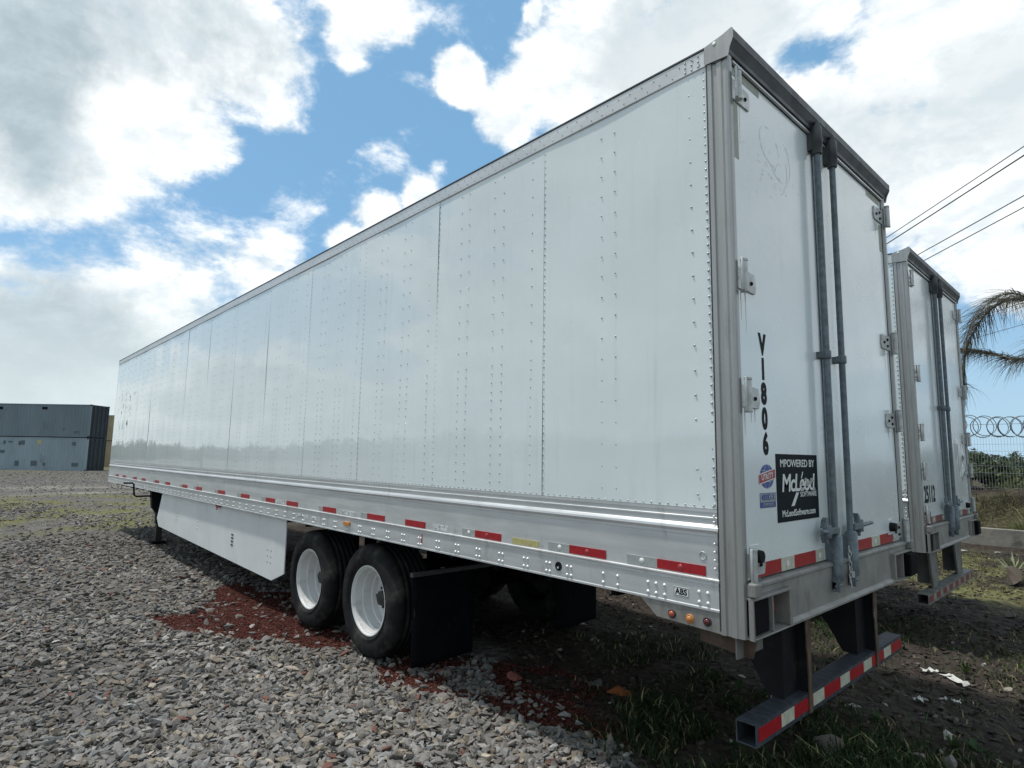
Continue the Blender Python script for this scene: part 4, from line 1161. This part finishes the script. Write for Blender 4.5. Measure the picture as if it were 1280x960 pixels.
# ================================================================ shipping containers
def container(loc, rz, mats, label, vents=(), patches=(), ln=12.19, group='stacked shipping containers'):
    """origin at the near bottom corner; the long side runs along local -x, the end face along +y"""
    h, w = 2.88, 2.44
    T = empty('shipping_container', loc, rz)
    side, end = M[mats[0]], M[mats[1]]
    def corr(n0, n1, pitch, d):
        pts = []; x = n0
        while x < n1 - .01:
            pts += [(x, 0), (x + pitch * .25, 0), (x + pitch * .5, d), (x + pitch * .75, d)]; x += pitch
        return pts + [(n1, 0)]
    pts = corr(.12, ln - .12, .278, .045)
    vs = []; fs = []
    for x, d in pts: vs += [(-x, d + .01, .16), (-x, d + .01, h - .10)]
    fs = [(2 * i, 2 * i + 2, 2 * i + 3, 2 * i + 1) for i in range(len(pts) - 1)]
    MB().add(vs, fs).build('corrugated_side', side, T)
    MB().add([(x, w - y, z) for x, y, z in vs], fs).build('corrugated_side', side, T)
    MB().box(-ln + .05, -.03, .06, w - .06, h - .03, h - .015).build('roof', end, T)
    MB().box(-ln + .05, -.03, .06, w - .06, .12, .16).build('floor', M['dark'], T)
    MB().box(-ln, -ln + .04, .06, w - .06, .1, h - .05).build('front_wall', end, T)
    mb = MB()
    for y0 in (0, w - .06):
        mb.box(-ln, 0, y0, y0 + .06, .02, .155); mb.box(-ln, 0, y0, y0 + .06, h - .095, h - .02)
    mb.build('side_rail', side, T)
    MB().box(-ln + .1, -.14, .005, w - .005, -.055, .019).build('gap_shade', M['dark'], T)  # dark filler box standing in for the shade between stacked containers
    for x0, y0 in ((-.12, 0), (-.12, w - .12), (-ln, 0), (-ln, w - .12)):
        MB().box(x0, x0 + .12, y0 - .002, y0 + .122, .156, h - .096).build('corner_post', side if y0 == 0 else end, T)
        for z0 in (0, h - .118): MB().box(x0 - .005, x0 + .13, y0 - .006, y0 + .130, z0, z0 + .118).build('corner_casting', end, T)
    # doors at the near end
    MB().box(-.02, .0, .122, w - .122, h - .24, h - .02).build('door_header', end, T); MB().box(-.02, .0, .122, w - .122, .02, .14).build('door_sill', end, T)
    for s in (0, 1):
        y0 = .125 + s * 1.1; dr = MB()
        dr.box(-.06, -.025, y0, y0 + 1.09, .145, h - .245)
        for k in range(5): dr.box(-.024, -.012, y0 + .06, y0 + 1.03, .30 + k * .48, .52 + k * .48)
        D_ = dr.build('door', end, T)
        for k in (.28, .80):
            MB().cyl((.02, y0 + k, .06), (.02, y0 + k, h - .08), .02, n=8).build('lock_bar', end, D_)
            MB().box(.0, .05, y0 + k - .05, y0 + k + .05, h - .20, h - .10).build('cam_keeper', end, D_)
    for x, z in vents: MB().box(-x - .22, -x + .22, -.012, .008, z - .10, z + .10).build('vent', M['dark'], T)
    for x, z, a, b, mt in patches: MB().box(-x - a, -x + a, -.004, .008, z - b, z + b).build('patch', M[mt], T)
    return tag(T, label, 'shipping container', group)


cc0 = Vector((-62.41, 5.66, 0))
ang = R_(48.0)
rzc = ang
dirx = Vector((math.cos(ang), math.sin(ang), 0))
end_dir = Vector((-math.sin(ang), math.cos(ang), 0))
container((cc0.x, cc0.y, .06), rzc, ('contlight', 'contdark'), 'pale blue corrugated container at the bottom of the stack on the left, with patches', (),
          [(.95, .55, .28, .15, 'patch'), (3.6, .55, .12, .12, 'patch'), (4.5, .62, .25, .22, 'patch'), (6.0, .60, .16, .22, 'patch'), (1.2, 2.35, .15, .15, 'patch'), (4.2, 2.45, .18, .18, 'yellow'), (5.6, 2.4, .15, .18, 'patch'),
           (6.7, 2.45, .2, .06, 'patch'), (5.9, 2.35, .1, .18, 'patch'), (7.3, 1.6, .2, .12, 'patch'), (7.2, 2.4, .1, .15, 'patch')])
container((cc0.x + .02, cc0.y, 2.985), rzc, ('contblue', 'contdark'), 'dark grey blue container on top of the pale blue one, with two black vents', ((7.9, 2.45), (4.05, 2.5)), [(1.1, .45, .2, .1, 'patch'), (2.2, .7, .08, .08, 'patch')])
cb = Vector((-80.3, 9.2, 0))
container((cb.x + 6.0, cb.y + 6.0, .06), ang * 1.0, ('conttan', 'conttan'), 'tan container at ground level behind the blue stack, mostly hidden by the trailer', (), ())
container((cb.x + 6.0, cb.y + 6.0, 2.985), ang * 1.0, ('conttan', 'conttan'), 'tan container stacked on the other tan one, mostly hidden by the trailer', (), ())

# ================================================================ right-hand side: kerb, fence, bank plants
kb = empty('concrete_kerb', (-10, 14.0, 0))
tag(kb, 'low weathered concrete kerb at the foot of the earth bank on the right', 'kerb')
for i in range(14):
    rr = random.Random(i)
    MB().box(-12 + i * 2.0, -12 + i * 2.0 + 1.992, 0.0, .16, -.25, .43 + rr.uniform(-.006, .006)).build('kerb_block', M['conc'], kb, 0.012)

fy = 17.0
fb, ft = 0.95, 2.55
fence = empty('wire_fence', (0, fy, 0))
tag(fence, 'pale welded wire mesh fence topped with coiled razor wire on the bank', 'fence')
mb = MB(); x = -40.0
while x < 12.5:
    mb.box(x - .0022, x + .0022, -.0022, .0022, fb, ft); x += .062
mb.build('mesh_wires', M['wire'], fence, kind='stuff')
for z in (1.05, 1.22, 1.60, 1.78, 2.16, 2.34, 2.54):
    MB().box(-40, 12.5, -.006, -.0025, z, z + .006).build('cross_wire', M['wire'], fence)
for k in range(22): MB().box(-40 + k * 2.5 - .03, -40 + k * 2.5 + .03, .003, .06, .7, 2.95).build('fence_post', M['wire'], fence)
for k in range(2):
    mb = MB(); rr = random.Random(k)
    x = -14.0 + k * .15
    while x < 6.0:
        a = R_(58 + rr.uniform(-8, 8)) * (1 if k else 1); R0 = .265 + rr.uniform(-.012, .012)
        mb.tube([(x + R0 * math.sin(a) * math.cos(t), R0 * math.cos(a) * math.cos(t), 2.83 + .05 * math.sin(x * 1.7 + k) + R0 * math.sin(t)) for t in np.linspace(0, 2 * PI, 19)], .0105, 4)
        x += .30 + rr.uniform(-.06, .06)
    mb.build('razor_coil', M['razor'], fence, kind='stuff')
MB().cyl((-40, 0, 2.86), (12.5, 0, 2.86), .006, n=5).build('tension_wire', M['razor'], fence)


def leaves(n, centre, rad, size, base, r, elong=1.0, hang=0.0):
    """leaf faces spread through an uneven crown"""
    d = r.normal(size=(n, 3)); d /= np.linalg.norm(d, axis=1)[:, None]
    rr = r.random(n) ** 0.45
    p = np.array(centre) + d * rr[:, None] * np.array(rad)
    a = r.normal(size=(n, 3)); a[:, 2] -= hang; a /= np.linalg.norm(a, axis=1)[:, None]
    b = np.cross(a, r.normal(size=(n, 3))); b /= np.linalg.norm(b, axis=1)[:, None]
    s = size * r.uniform(.6, 1.4, n)[:, None]
    V = np.stack([p - a * s * elong, p + b * s * .4, p + a * s * elong, p - b * s * .4], 1).reshape(-1, 3)
    l = np.exp(r.normal(0, .35, n))
    cl = np.array(base)[None] * l[:, None]
    return V, np.repeat(np.clip(cl, .004, .4), 4, 0)


def shrub(x, y, w, h, base, label, seed, group='shrubs on the bank behind the fence'):
    r = np.random.default_rng(seed)
    z = float(height(np.array([x]), np.array([y]))[0])
    T = empty('shrub', (x, y, z))
    Vs, Cs = [], []
    for k in range(9):
        c = (r.uniform(-.4, .4) * w, r.uniform(-.3, .3) * w, h * r.uniform(.25, .8))
        V, Cl = leaves(800, c, (w * r.uniform(.2, .42), w * .3, h * r.uniform(.18, .30)), .055, base, r, 1.3)
        Vs.append(V); Cs.append(Cl)
    for k in range(16):                    # loose shoots that break the outline
        c = (r.uniform(-.5, .5) * w, r.uniform(-.3, .3) * w, h * r.uniform(.7, 1.05))
        V, Cl = leaves(40, c, (.06 * w, .06 * w, .16 * h), .045, base, r, 1.4)
        Vs.append(V); Cs.append(Cl)
    V = np.concatenate(Vs); Cl = np.concatenate(Cs)
    o = np_mesh('foliage', V, np.arange(len(V)).reshape(-1, 4), M['leaf'], Cl); o.parent = T
    mb = MB()
    for k in range(7):
        a = r.uniform(0, 6.28); mb.tube([(0, 0, -.1), (.1 * w * math.cos(a), .1 * w * math.sin(a), h * .4), (.33 * w * math.cos(a), .3 * w * math.sin(a), h * .85)], [.02, .014, .005], 5)
    mb.build('stems', M['rust'], T)
    return tag(T, label, 'shrub', group)


SH = [(x_, y_, w_ * 1.15, h_ * 0.66, (b_[0] * 2.0, b_[1] * 1.7, b_[2] * 2.6)) for x_, y_, w_, h_, b_ in [(-4.6, 18.2, 1.8, 1.35, (.045, .065, .022)), (-3.1, 17.9, 1.6, 1.15, (.060, .085, .028)), (-1.9, 18.5, 1.7, 1.55, (.040, .062, .022)), (-0.6, 17.9, 1.7, 1.10, (.075, .105, .030)),
      (0.9, 18.3, 1.9, 1.40, (.050, .072, .024)), (-6.3, 18.1, 1.9, 1.30, (.048, .068, .022)), (-8.2, 18.4, 2.0, 1.45, (.050, .070, .024)), (2.6, 18.4, 1.9, 1.45, (.05, .07, .024)),
      (-10.4, 18.3, 2.3, 1.4, (.05, .07, .024)), (-12.8, 18.3, 2.3, 1.4, (.05, .07, .024)), (-15.2, 18.3, 2.4, 1.4, (.05, .07, .024))]]
SL_ = ['dense dark shrub behind the mesh fence, close beside the far trailer', 'low mid green shrub behind the fence, right of the dark one', 'taller dark shrub behind the fence with loose top shoots',
       'bright yellow green shrub behind the fence near the right edge', 'olive shrub behind the fence at the right edge of the picture'] + ['olive shrub next to the dense dark one, hidden behind the far trailer', 'rounded shrub further left behind the far trailer', 'olive shrub at the far right end of the row, outside the view', 'shrub behind the gap between the two trailers',
  'second shrub left of the trailer gap', 'leftmost shrub of the row on the bank']
for i, (a, b, c_, d, e) in enumerate(SH): shrub(a, b, c_, d, e, SL_[i], 100 + i)
# tall dry scrub along the top of the bank, in front of the fence
r = np.random.default_rng(55)
x = r.uniform(-16, 3, 16000); y = r.normal(15.7, .55, 16000); k = (y > 14.3) & (vnoise(x, y, 1.6) > .42); x, y = x[k], y[k]
col = np.array((.105, .085, .060))[None] * np.exp(r.normal(0, .35, len(x)))[:, None]
gk = r.random(len(x)) < .18; col[gk] = np.array((.10, .12, .04))
o = blades('dry_scrub', x, y, .10 + .18 * r.random(len(x)), col, .007, 1.2)
tag(o, 'brown dry scrub and dead stems covering the earth bank below the fence', 'scrub', kind='stuff')

# ================================================================ palm: trunk beyond the right edge, drooping feather fronds in view
PT = Vector((0.55, 13.0, 0))
palm = empty('palm_tree', PT)
tag(palm, 'palm tree at the right edge with drooping grey green feather fronds', 'palm tree')
mb = MB()
for i in range(26):
    mb.cyl((0.02 * math.sin(i), 0, .17 * i - .1), (0.02 * math.sin(i), 0, .17 * i + .075), .16 - .0012 * i, .175 - .0012 * i, 12)
mb.build('trunk', M['rust'], palm)


def frond(pts, nleaf, llen, seed, col=(.078, .080, .068)):
    r = np.random.default_rng(seed)
    P = [Vector(p) - PT for p in pts]
    # Catmull-Rom through the points
    Q = []
    E_ = [P[0] * 2 - P[1]] + P + [P[-1] * 2 - P[-2]]
    for i in range(1, len(E_) - 2):
        for k in range(12):
            t = k / 12; a, b, c_, d = E_[i - 1], E_[i], E_[i + 1], E_[i + 2]
            Q.append(.5 * ((2 * b) + (c_ - a) * t + (2 * a - 5 * b + 4 * c_ - d) * t * t + (3 * b - a - 3 * c_ + d) * t ** 3))
    Q.append(P[-1])
    FR = MB().tube(Q, [.030 * (1 - .8 * i / len(Q)) for i in range(len(Q))], 6).build('frond', M['plate'], palm)
    V, F, Cl = [], [], []
    for i in range(nleaf):
        u = (.08 + .92 * (i + r.random()) / nleaf) * (len(Q) - 1.001); j = int(u); t = u - j
        p = Q[j].lerp(Q[j + 1], t); ax = (Q[j + 1] - Q[j]).normalized()
        sd_ = ax.cross(Vector((0, 0, 1))); sd_ = (sd_ if sd_.length > .05 else Vector((1, 0, 0))).normalized() * (1 if i % 2 else -1)
        ln = llen * r.uniform(.6, 1.25) * (1 - .45 * (u / len(Q)) ** 2)
        d0 = (ax * r.uniform(.3, .9) + sd_ * r.uniform(.3, 1.0) + Vector((0, 0, r.uniform(-.2, .5)))).normalized()
        n = 5; w0 = .0065 * r.uniform(.7, 1.3)
        c = np.array(col) * math.exp(r.normal(0, .35)); 
        if r.random() < .25: c = np.array((.20, .17, .11)) * r.uniform(.7, 1.3)
        b0 = len(V); q = p.copy(); d = d0.copy()
        wv = d.cross(Vector((r.normal(), r.normal(), r.normal()))).normalized()
        for s_ in range(n + 1):
            w = w0 * (1 - s_ / n) + .001
            V += [tuple(q - wv * w), tuple(q + wv * w)]; Cl += [c, c]
            q = q + d * ln / n; d = (d + Vector((r.uniform(-.12, .12), r.uniform(-.12, .12), -.34))).normalized()
        F += [(b0 + 2 * k, b0 + 2 * k + 1, b0 + 2 * k + 3, b0 + 2 * k + 2) for k in range(n)]
    o = np_mesh('leaflets', V, F, M['leaf'], np.clip(np.array(Cl), .004, .5)); o.parent = FR; o['kind'] = 'stuff'


top = (0.50, 13.0, 4.30)
frond([top, (0.05, 13.2, 4.95), (-0.50, 13.5, 5.32), (-1.0, 13.8, 5.25), (-1.40, 14.0, 4.80), (-1.62, 14.0, 4.1), (-1.68, 14.0, 3.4)], 700, 1.0, 1)
frond([top, (0.0, 13.3, 4.25), (-.55, 13.5, 4.02), (-1.1, 13.8, 4.25), (-1.62, 14.0, 4.42)], 480, .85, 2)
frond([top, (-.1, 12.6, 5.0), (-.55, 12.3, 5.2), (-.95, 12.0, 4.85), (-1.2, 11.9, 4.2)], 200, .5, 3)
frond([top, (.4, 13.6, 5.2), (.3, 14.4, 5.5), (.1, 15.2, 5.0), (0, 15.6, 4.2)], 200, .6, 4)
frond([top, (.9, 12.7, 5.1), (1.5, 12.4, 5.3), (2.1, 12.1, 4.8), (2.4, 12.0, 4.0)], 200, .6, 5)
frond([top, (.9, 13.4, 4.9), (1.4, 13.9, 5.0), (2.0, 14.4, 4.4), (2.3, 14.7, 3.6)], 200, .6, 6)
frond([top, (.5, 12.4, 5.1), (.6, 11.8, 5.4), (.7, 11.1, 5.0), (.8, 10.8, 4.2)], 200, .6, 7)

# ================================================================ power lines
wd = Vector((0.687, -0.727, 0)); wp = Vector((0.727, 0.687, 0))


def line(a, back, fwd, label, r=.011, sag=.25, z=8.5):
    a = Vector((a[0], a[1], z)); P = []
    for i in range(41):
        t = -back + (back + fwd) * i / 40
        u = 2 * (i / 40) - 1
        P.append(a + wd * t + Vector((0, 0, sag * (u * u) - sag * ((2 * back / (back + fwd) - 1) ** 2))))
    o = MB().tube(P, r, 5).build('power_line', M['cable'])
    return tag(o, label, 'cable', 'overhead power lines')


line((-3.80, 17.05), 24, 26, 'highest of the four power lines slanting across the sky at the right')
line((-3.97, 17.65), 24, 26, 'thicker power line just below the highest one at the right', .016)
line((-3.49, 19.35), 24, 26, 'third power line from the top, meeting the roof edge of the far trailer', .014)
line((-3.44, 20.07), 24, 26, 'lowest of the four long power lines, just above the far trailer roof', .014)
line((-2.52, 28.45), 30, 30, 'thin far wire above the palm fronds at the right edge, upper one of the pair', .010)
line((-2.60, 29.6), 30, 30, 'thin far wire above the palm fronds at the right edge, lower one of the pair', .010)
line((-5.30, 36.88), 30, 30, 'thin far wire running behind the drooping palm fronds', .012)
for (c, k, lab) in (((-3.6, 18.5), -24, 'utility pole behind the trailers'), ((-3.6, 18.5), 26, 'utility pole right of the yard, outside the view'),
                    ((-3.4, 31.6), -30, 'distant utility pole behind the trailers'), ((-3.4, 31.6), 30, 'distant utility pole right of the yard')):
    b = Vector((c[0], c[1], 0)) + wd * k
    P_ = empty('utility_pole', (b.x, b.y, 0))
    MB().cyl((0, 0, -.3), (0, 0, 9.2), .16, .10, 12).build('post', M['pole'], P_)
    w = 2.0 if c[1] < 20 else 5.5
    a_, b_ = wp * -w, wp * w
    z0 = 8.42
    MB().cyl((a_.x, a_.y, z0), (b_.x, b_.y, z0), .05, n=6).build('crossarm', M['rust'], P_)
    tag(P_, lab, 'utility pole', 'utility poles')

# ================================================================ far tree row across the yard (left of the view; the glossy side of the trailer mirrors it)
r = np.random.default_rng(77)
Vs, Cs = [], []
for k in range(150):
    az = R_(184 + 56 * (k + r.random()) / 150); d = r.uniform(150, 190)
    h = .52 * (1 + 1.3 * sstep(k, 30, 80)) * (3.6 + 3.2 * float(vnoise(np.array([k * .31]), np.array([0.]), 1.0)[0]) + r.uniform(0, 1.6)) * (d / 160)
    cx, cy = CP.x + d * math.cos(az), CP.y + d * math.sin(az)
    w = r.uniform(1.6, 3.2)
    V, Cl = leaves(150, (cx, cy, h * .45), (w, w, h * .5), .55, (.040, .055, .025), r, 1.2)
    Vs.append(V); Cs.append(Cl)
    V, Cl = leaves(25, (cx + r.uniform(-1, 1), cy, h * .95), (.5, .5, h * .22), .35, (.040, .055, .025), r, 1.2)
    Vs.append(V); Cs.append(Cl)
V = np.concatenate(Vs)
o = np_mesh('tree_row', V, np.arange(len(V)).reshape(-1, 4), M['leaf'], np.concatenate(Cs))
tag(o, 'low dark row of trees on the far side of the yard, left of the container stack', 'trees', kind='stuff')

# ================================================================ rocks and litter you could pick up
RK = [((-4.59, -1.48), .17, (.12, .10, .08), 'brown rounded rock lying on the gravel left of the red patch', .6),
      ((-4.20, -1.51), .13, (.11, .035, .03), 'dark red stone just below the brown rock on the gravel', .4),
      ((-4.19, -1.15), .13, (.075, .08, .085), 'small dark grey rock on the gravel below the red patch', .5),
      ((-4.65, -.44), .15, (.15, .14, .13), 'grey rock at the lower edge of the red gravel patch', .7),
      ((-2.43, .78), .20, (.22, .08, .065), 'pink red rock in the shade behind the mud flap', .5),
      ((-1.69, 1.18), .22, (.26, .085, .03), 'orange brown clod in the shade under the trailer', .45),
      ((-1.92, 1.22), .16, (.13, .125, .12), 'grey rock beside the orange brown clod', .5),
      ((-.22, 1.45), .26, (.16, .135, .12), 'largest brownish rock at the bottom edge under the guard bar', .5),
      ((-.02, 1.42), .16, (.20, .18, .16), 'grey rock at the bottom edge next to the largest brownish one', .6),
      ((.19, 1.75), .17, (.21, .185, .16), 'pale brown rock in the grass at the bottom right', .6),
      ((.34, 1.84), .15, (.23, .21, .19), 'pale upright rock at the bottom right of the grass', .9),
      ((-.37, 9.30), .55, (.10, .08, .065), 'dark rock on the right verge with a spiky plant behind it', .7),
      ((-.02, 8.9), .35, (.17, .15, .12), 'lighter rock at the right edge beside the dark verge rock', .6),
      ((-.05, 6.8), .25, (.13, .115, .10), 'grey brown rock at the right edge on bare earth', .5),
      ((.36, 3.60), .12, (.34, .31, .26), 'small pale stone at the right edge of the bare earth', .6),
      ((-1.70, 12.7), .40, (.30, .28, .26), 'flat pale slab lying before the kerb', .22),
      ((-2.2, 12.3), .36, (.27, .25, .23), 'tilted pale slab left of the flat one before the kerb', .3),
      ((-1.1, 12.9), .30, (.24, .22, .20), 'small slab right of the flat one before the kerb', .3),
      ((-2.6, 11.6), .32, (.22, .20, .18), 'grey rubble block before the kerb beside the far trailer', .45),
      ((-1.99, 5.03), .20, (.20, .18, .16), 'pale stone on the ground between the two trailers', .5),
      ((-2.6, 4.3), .35, (.17, .15, .13), 'long flat stone between the trailers under the side rail', .3)]
for i, (l, s, c, lab, fl) in enumerate(RK):
    rock(l, s, c, lab, 'rock', fl, i * 1.3, 'rock', 'loose rocks around the trailers')
# stones of the gravel that stand out by size, each one its own thing
r = np.random.default_rng(31)

# litter
def scrap(loc, a, b, rz, label, seed, mat='paper', name='paper_scrap'):
    r = np.random.default_rng(seed); n = 7
    vs = []
    for i in range(n):
        for j in range(4):
            u, w = i / (n - 1) - .5, j / 3 - .5
            vs.append((u * a * (1 + .1 * r.normal()), w * b * (1 + .5 * r.normal() * (i in (0, n - 1))), .012 + .02 * abs(r.normal()) * (b / .06)))
    fs = [(i * 4 + j, (i + 1) * 4 + j, (i + 1) * 4 + j + 1, i * 4 + j + 1) for i in range(n - 1) for j in range(3)]
    o = MB().add(vs, fs).build(name, M[mat])
    z = float(height(np.array([loc[0]]), np.array([loc[1]]))[0])
    o.location = (loc[0], loc[1], z + .008); o.rotation_euler = (0, 0, rz)
    m = o.modifiers.new('thickness', 'SOLIDIFY'); m.thickness = .002
    return tag(o, label, 'litter', 'scraps of litter')


scrap((.04, 3.53), .30, .07, -.75, 'long crumpled white scrap on the bare earth right of the guard bar', 1)
scrap((-.08, 2.86), .07, .05, .3, 'small crumpled white foil scrap below the long white one, leftmost of three bits', 2)
scrap((.05, 3.02), .05, .03, .9, 'tiny white scrap in the middle of three bits on the bare earth', 3)
scrap((.13, 3.02), .06, .03, .2, 'small white flake, rightmost of three bits on the bare earth', 4)
scrap((-.17, 3.62), .12, .05, .5, 'faded flat scrap beside the dark rut on the bare earth', 5)
scrap((-1.92, 3.17), .11, .06, .4, 'white litter scrap on the grass under the rear corner of the trailer', 6)
scrap((-3.0, 4.9), .25, .08, .4, 'long pale scrap on the ground between the trailers', 7)

# spiky plant on the right verge
ag = empty('spiky_plant', (-.50, 10.3, 0))
z = float(height(np.array([-.5]), np.array([10.3]))[0])
ag.location.z = z
r = np.random.default_rng(9)
for i in range(13):
    a = 2 * PI * i / 13 + r.uniform(-.2, .2); t = r.uniform(.35, 1.1)
    L_ = r.uniform(.28, .42); d = Vector((math.cos(a) * math.cos(t), math.sin(a) * math.cos(t), math.sin(t)))
    s_ = Vector((-math.sin(a), math.cos(a), 0)) * .022
    p1 = d * L_ * .5 + Vector((0, 0, .01)); p2 = d * L_ + Vector((0, 0, .02))
    MB().add([-s_ * .6, s_ * .6, p1 + s_, p1 - s_, p1 * .98 - Vector((0, 0, .012)), p2, Vector((0, 0, -.02))], [(0, 1, 2, 3), (3, 2, 5), (0, 3, 4, 6), (1, 6, 4, 2), (3, 5, 4), (2, 4, 5)]).build('leaf', M['agave'], ag)
tag(ag, 'small spiky pale leaved plant behind the dark rock on the right verge', 'plant')
# weeds standing out of the bare earth
def weed(x, y, h, label, seed, col=(.06, .085, .03)):
    r = np.random.default_rng(seed)
    z = float(height(np.array([x]), np.array([y]))[0])
    V, Cs = [], []
    for i in range(26):
        a = r.uniform(0, 6.28); t = r.uniform(.5, 1.4); L_ = h * r.uniform(.5, 1.1)
        d = np.array([math.cos(a) * math.cos(t), math.sin(a) * math.cos(t), math.sin(t)]); s_ = np.array([-math.sin(a), math.cos(a), 0]) * .006
        V += [-s_, s_, d * L_ * .6 + s_, d * L_, d * L_ * .6 - s_][0:2] + [d * L_ * .6 + s_, d * L_ * .6 - s_]
        Cs += [np.array(col) * math.exp(r.normal(0, .3))] * 4
    o = np_mesh('weed', np.array(V), np.arange(len(V)).reshape(-1, 4), M['leaf'], np.array(Cs))
    o.location = (x, y, z)
    return tag(o, label, 'weed', 'weeds on the bare earth')


weed(.02, 3.95, .16, 'thin upright weed on bare earth above the long white scrap', 1)
weed(-.5, 1.95, .18, 'weed clump under the middle of the guard bar', 2)
rw = np.random.default_rng(71)
for i in range(16):
    wx, wy = rw.uniform(-1.5, .6), rw.uniform(.9, 2.4)
    zz_ = float(height(np.array([wx]), np.array([wy]))[0])
    V, Cs = [], []
    for k in range(9):
        a = rw.uniform(0, 6.28); t = rw.uniform(.1, .9); L_ = rw.uniform(.05, .12); wd_ = L_ * rw.uniform(.16, .28)
        d = np.array([math.cos(a) * math.cos(t), math.sin(a) * math.cos(t), math.sin(t)]); sdv = np.array([-math.sin(a), math.cos(a), 0]) * wd_
        V += [np.zeros(3), d * L_ * .5 + sdv, d * L_ + np.array((0, 0, -.015)), d * L_ * .5 - sdv]
        Cs += [np.array((.030, .058, .018)) * math.exp(rw.normal(0, .3))] * 4
    o = np_mesh('weed', np.array(V), np.arange(len(V)).reshape(-1, 4), M['leaf'], np.array(Cs)); o.location = (wx, wy, zz_ + .005)
    tag(o, 'low broad leaved weed in the dark grass around the guard bar', 'weed', 'broad leaved weeds around the guard bar')
weed(.30, 2.1, .14, 'small weed among rocks at the bottom right', 3)
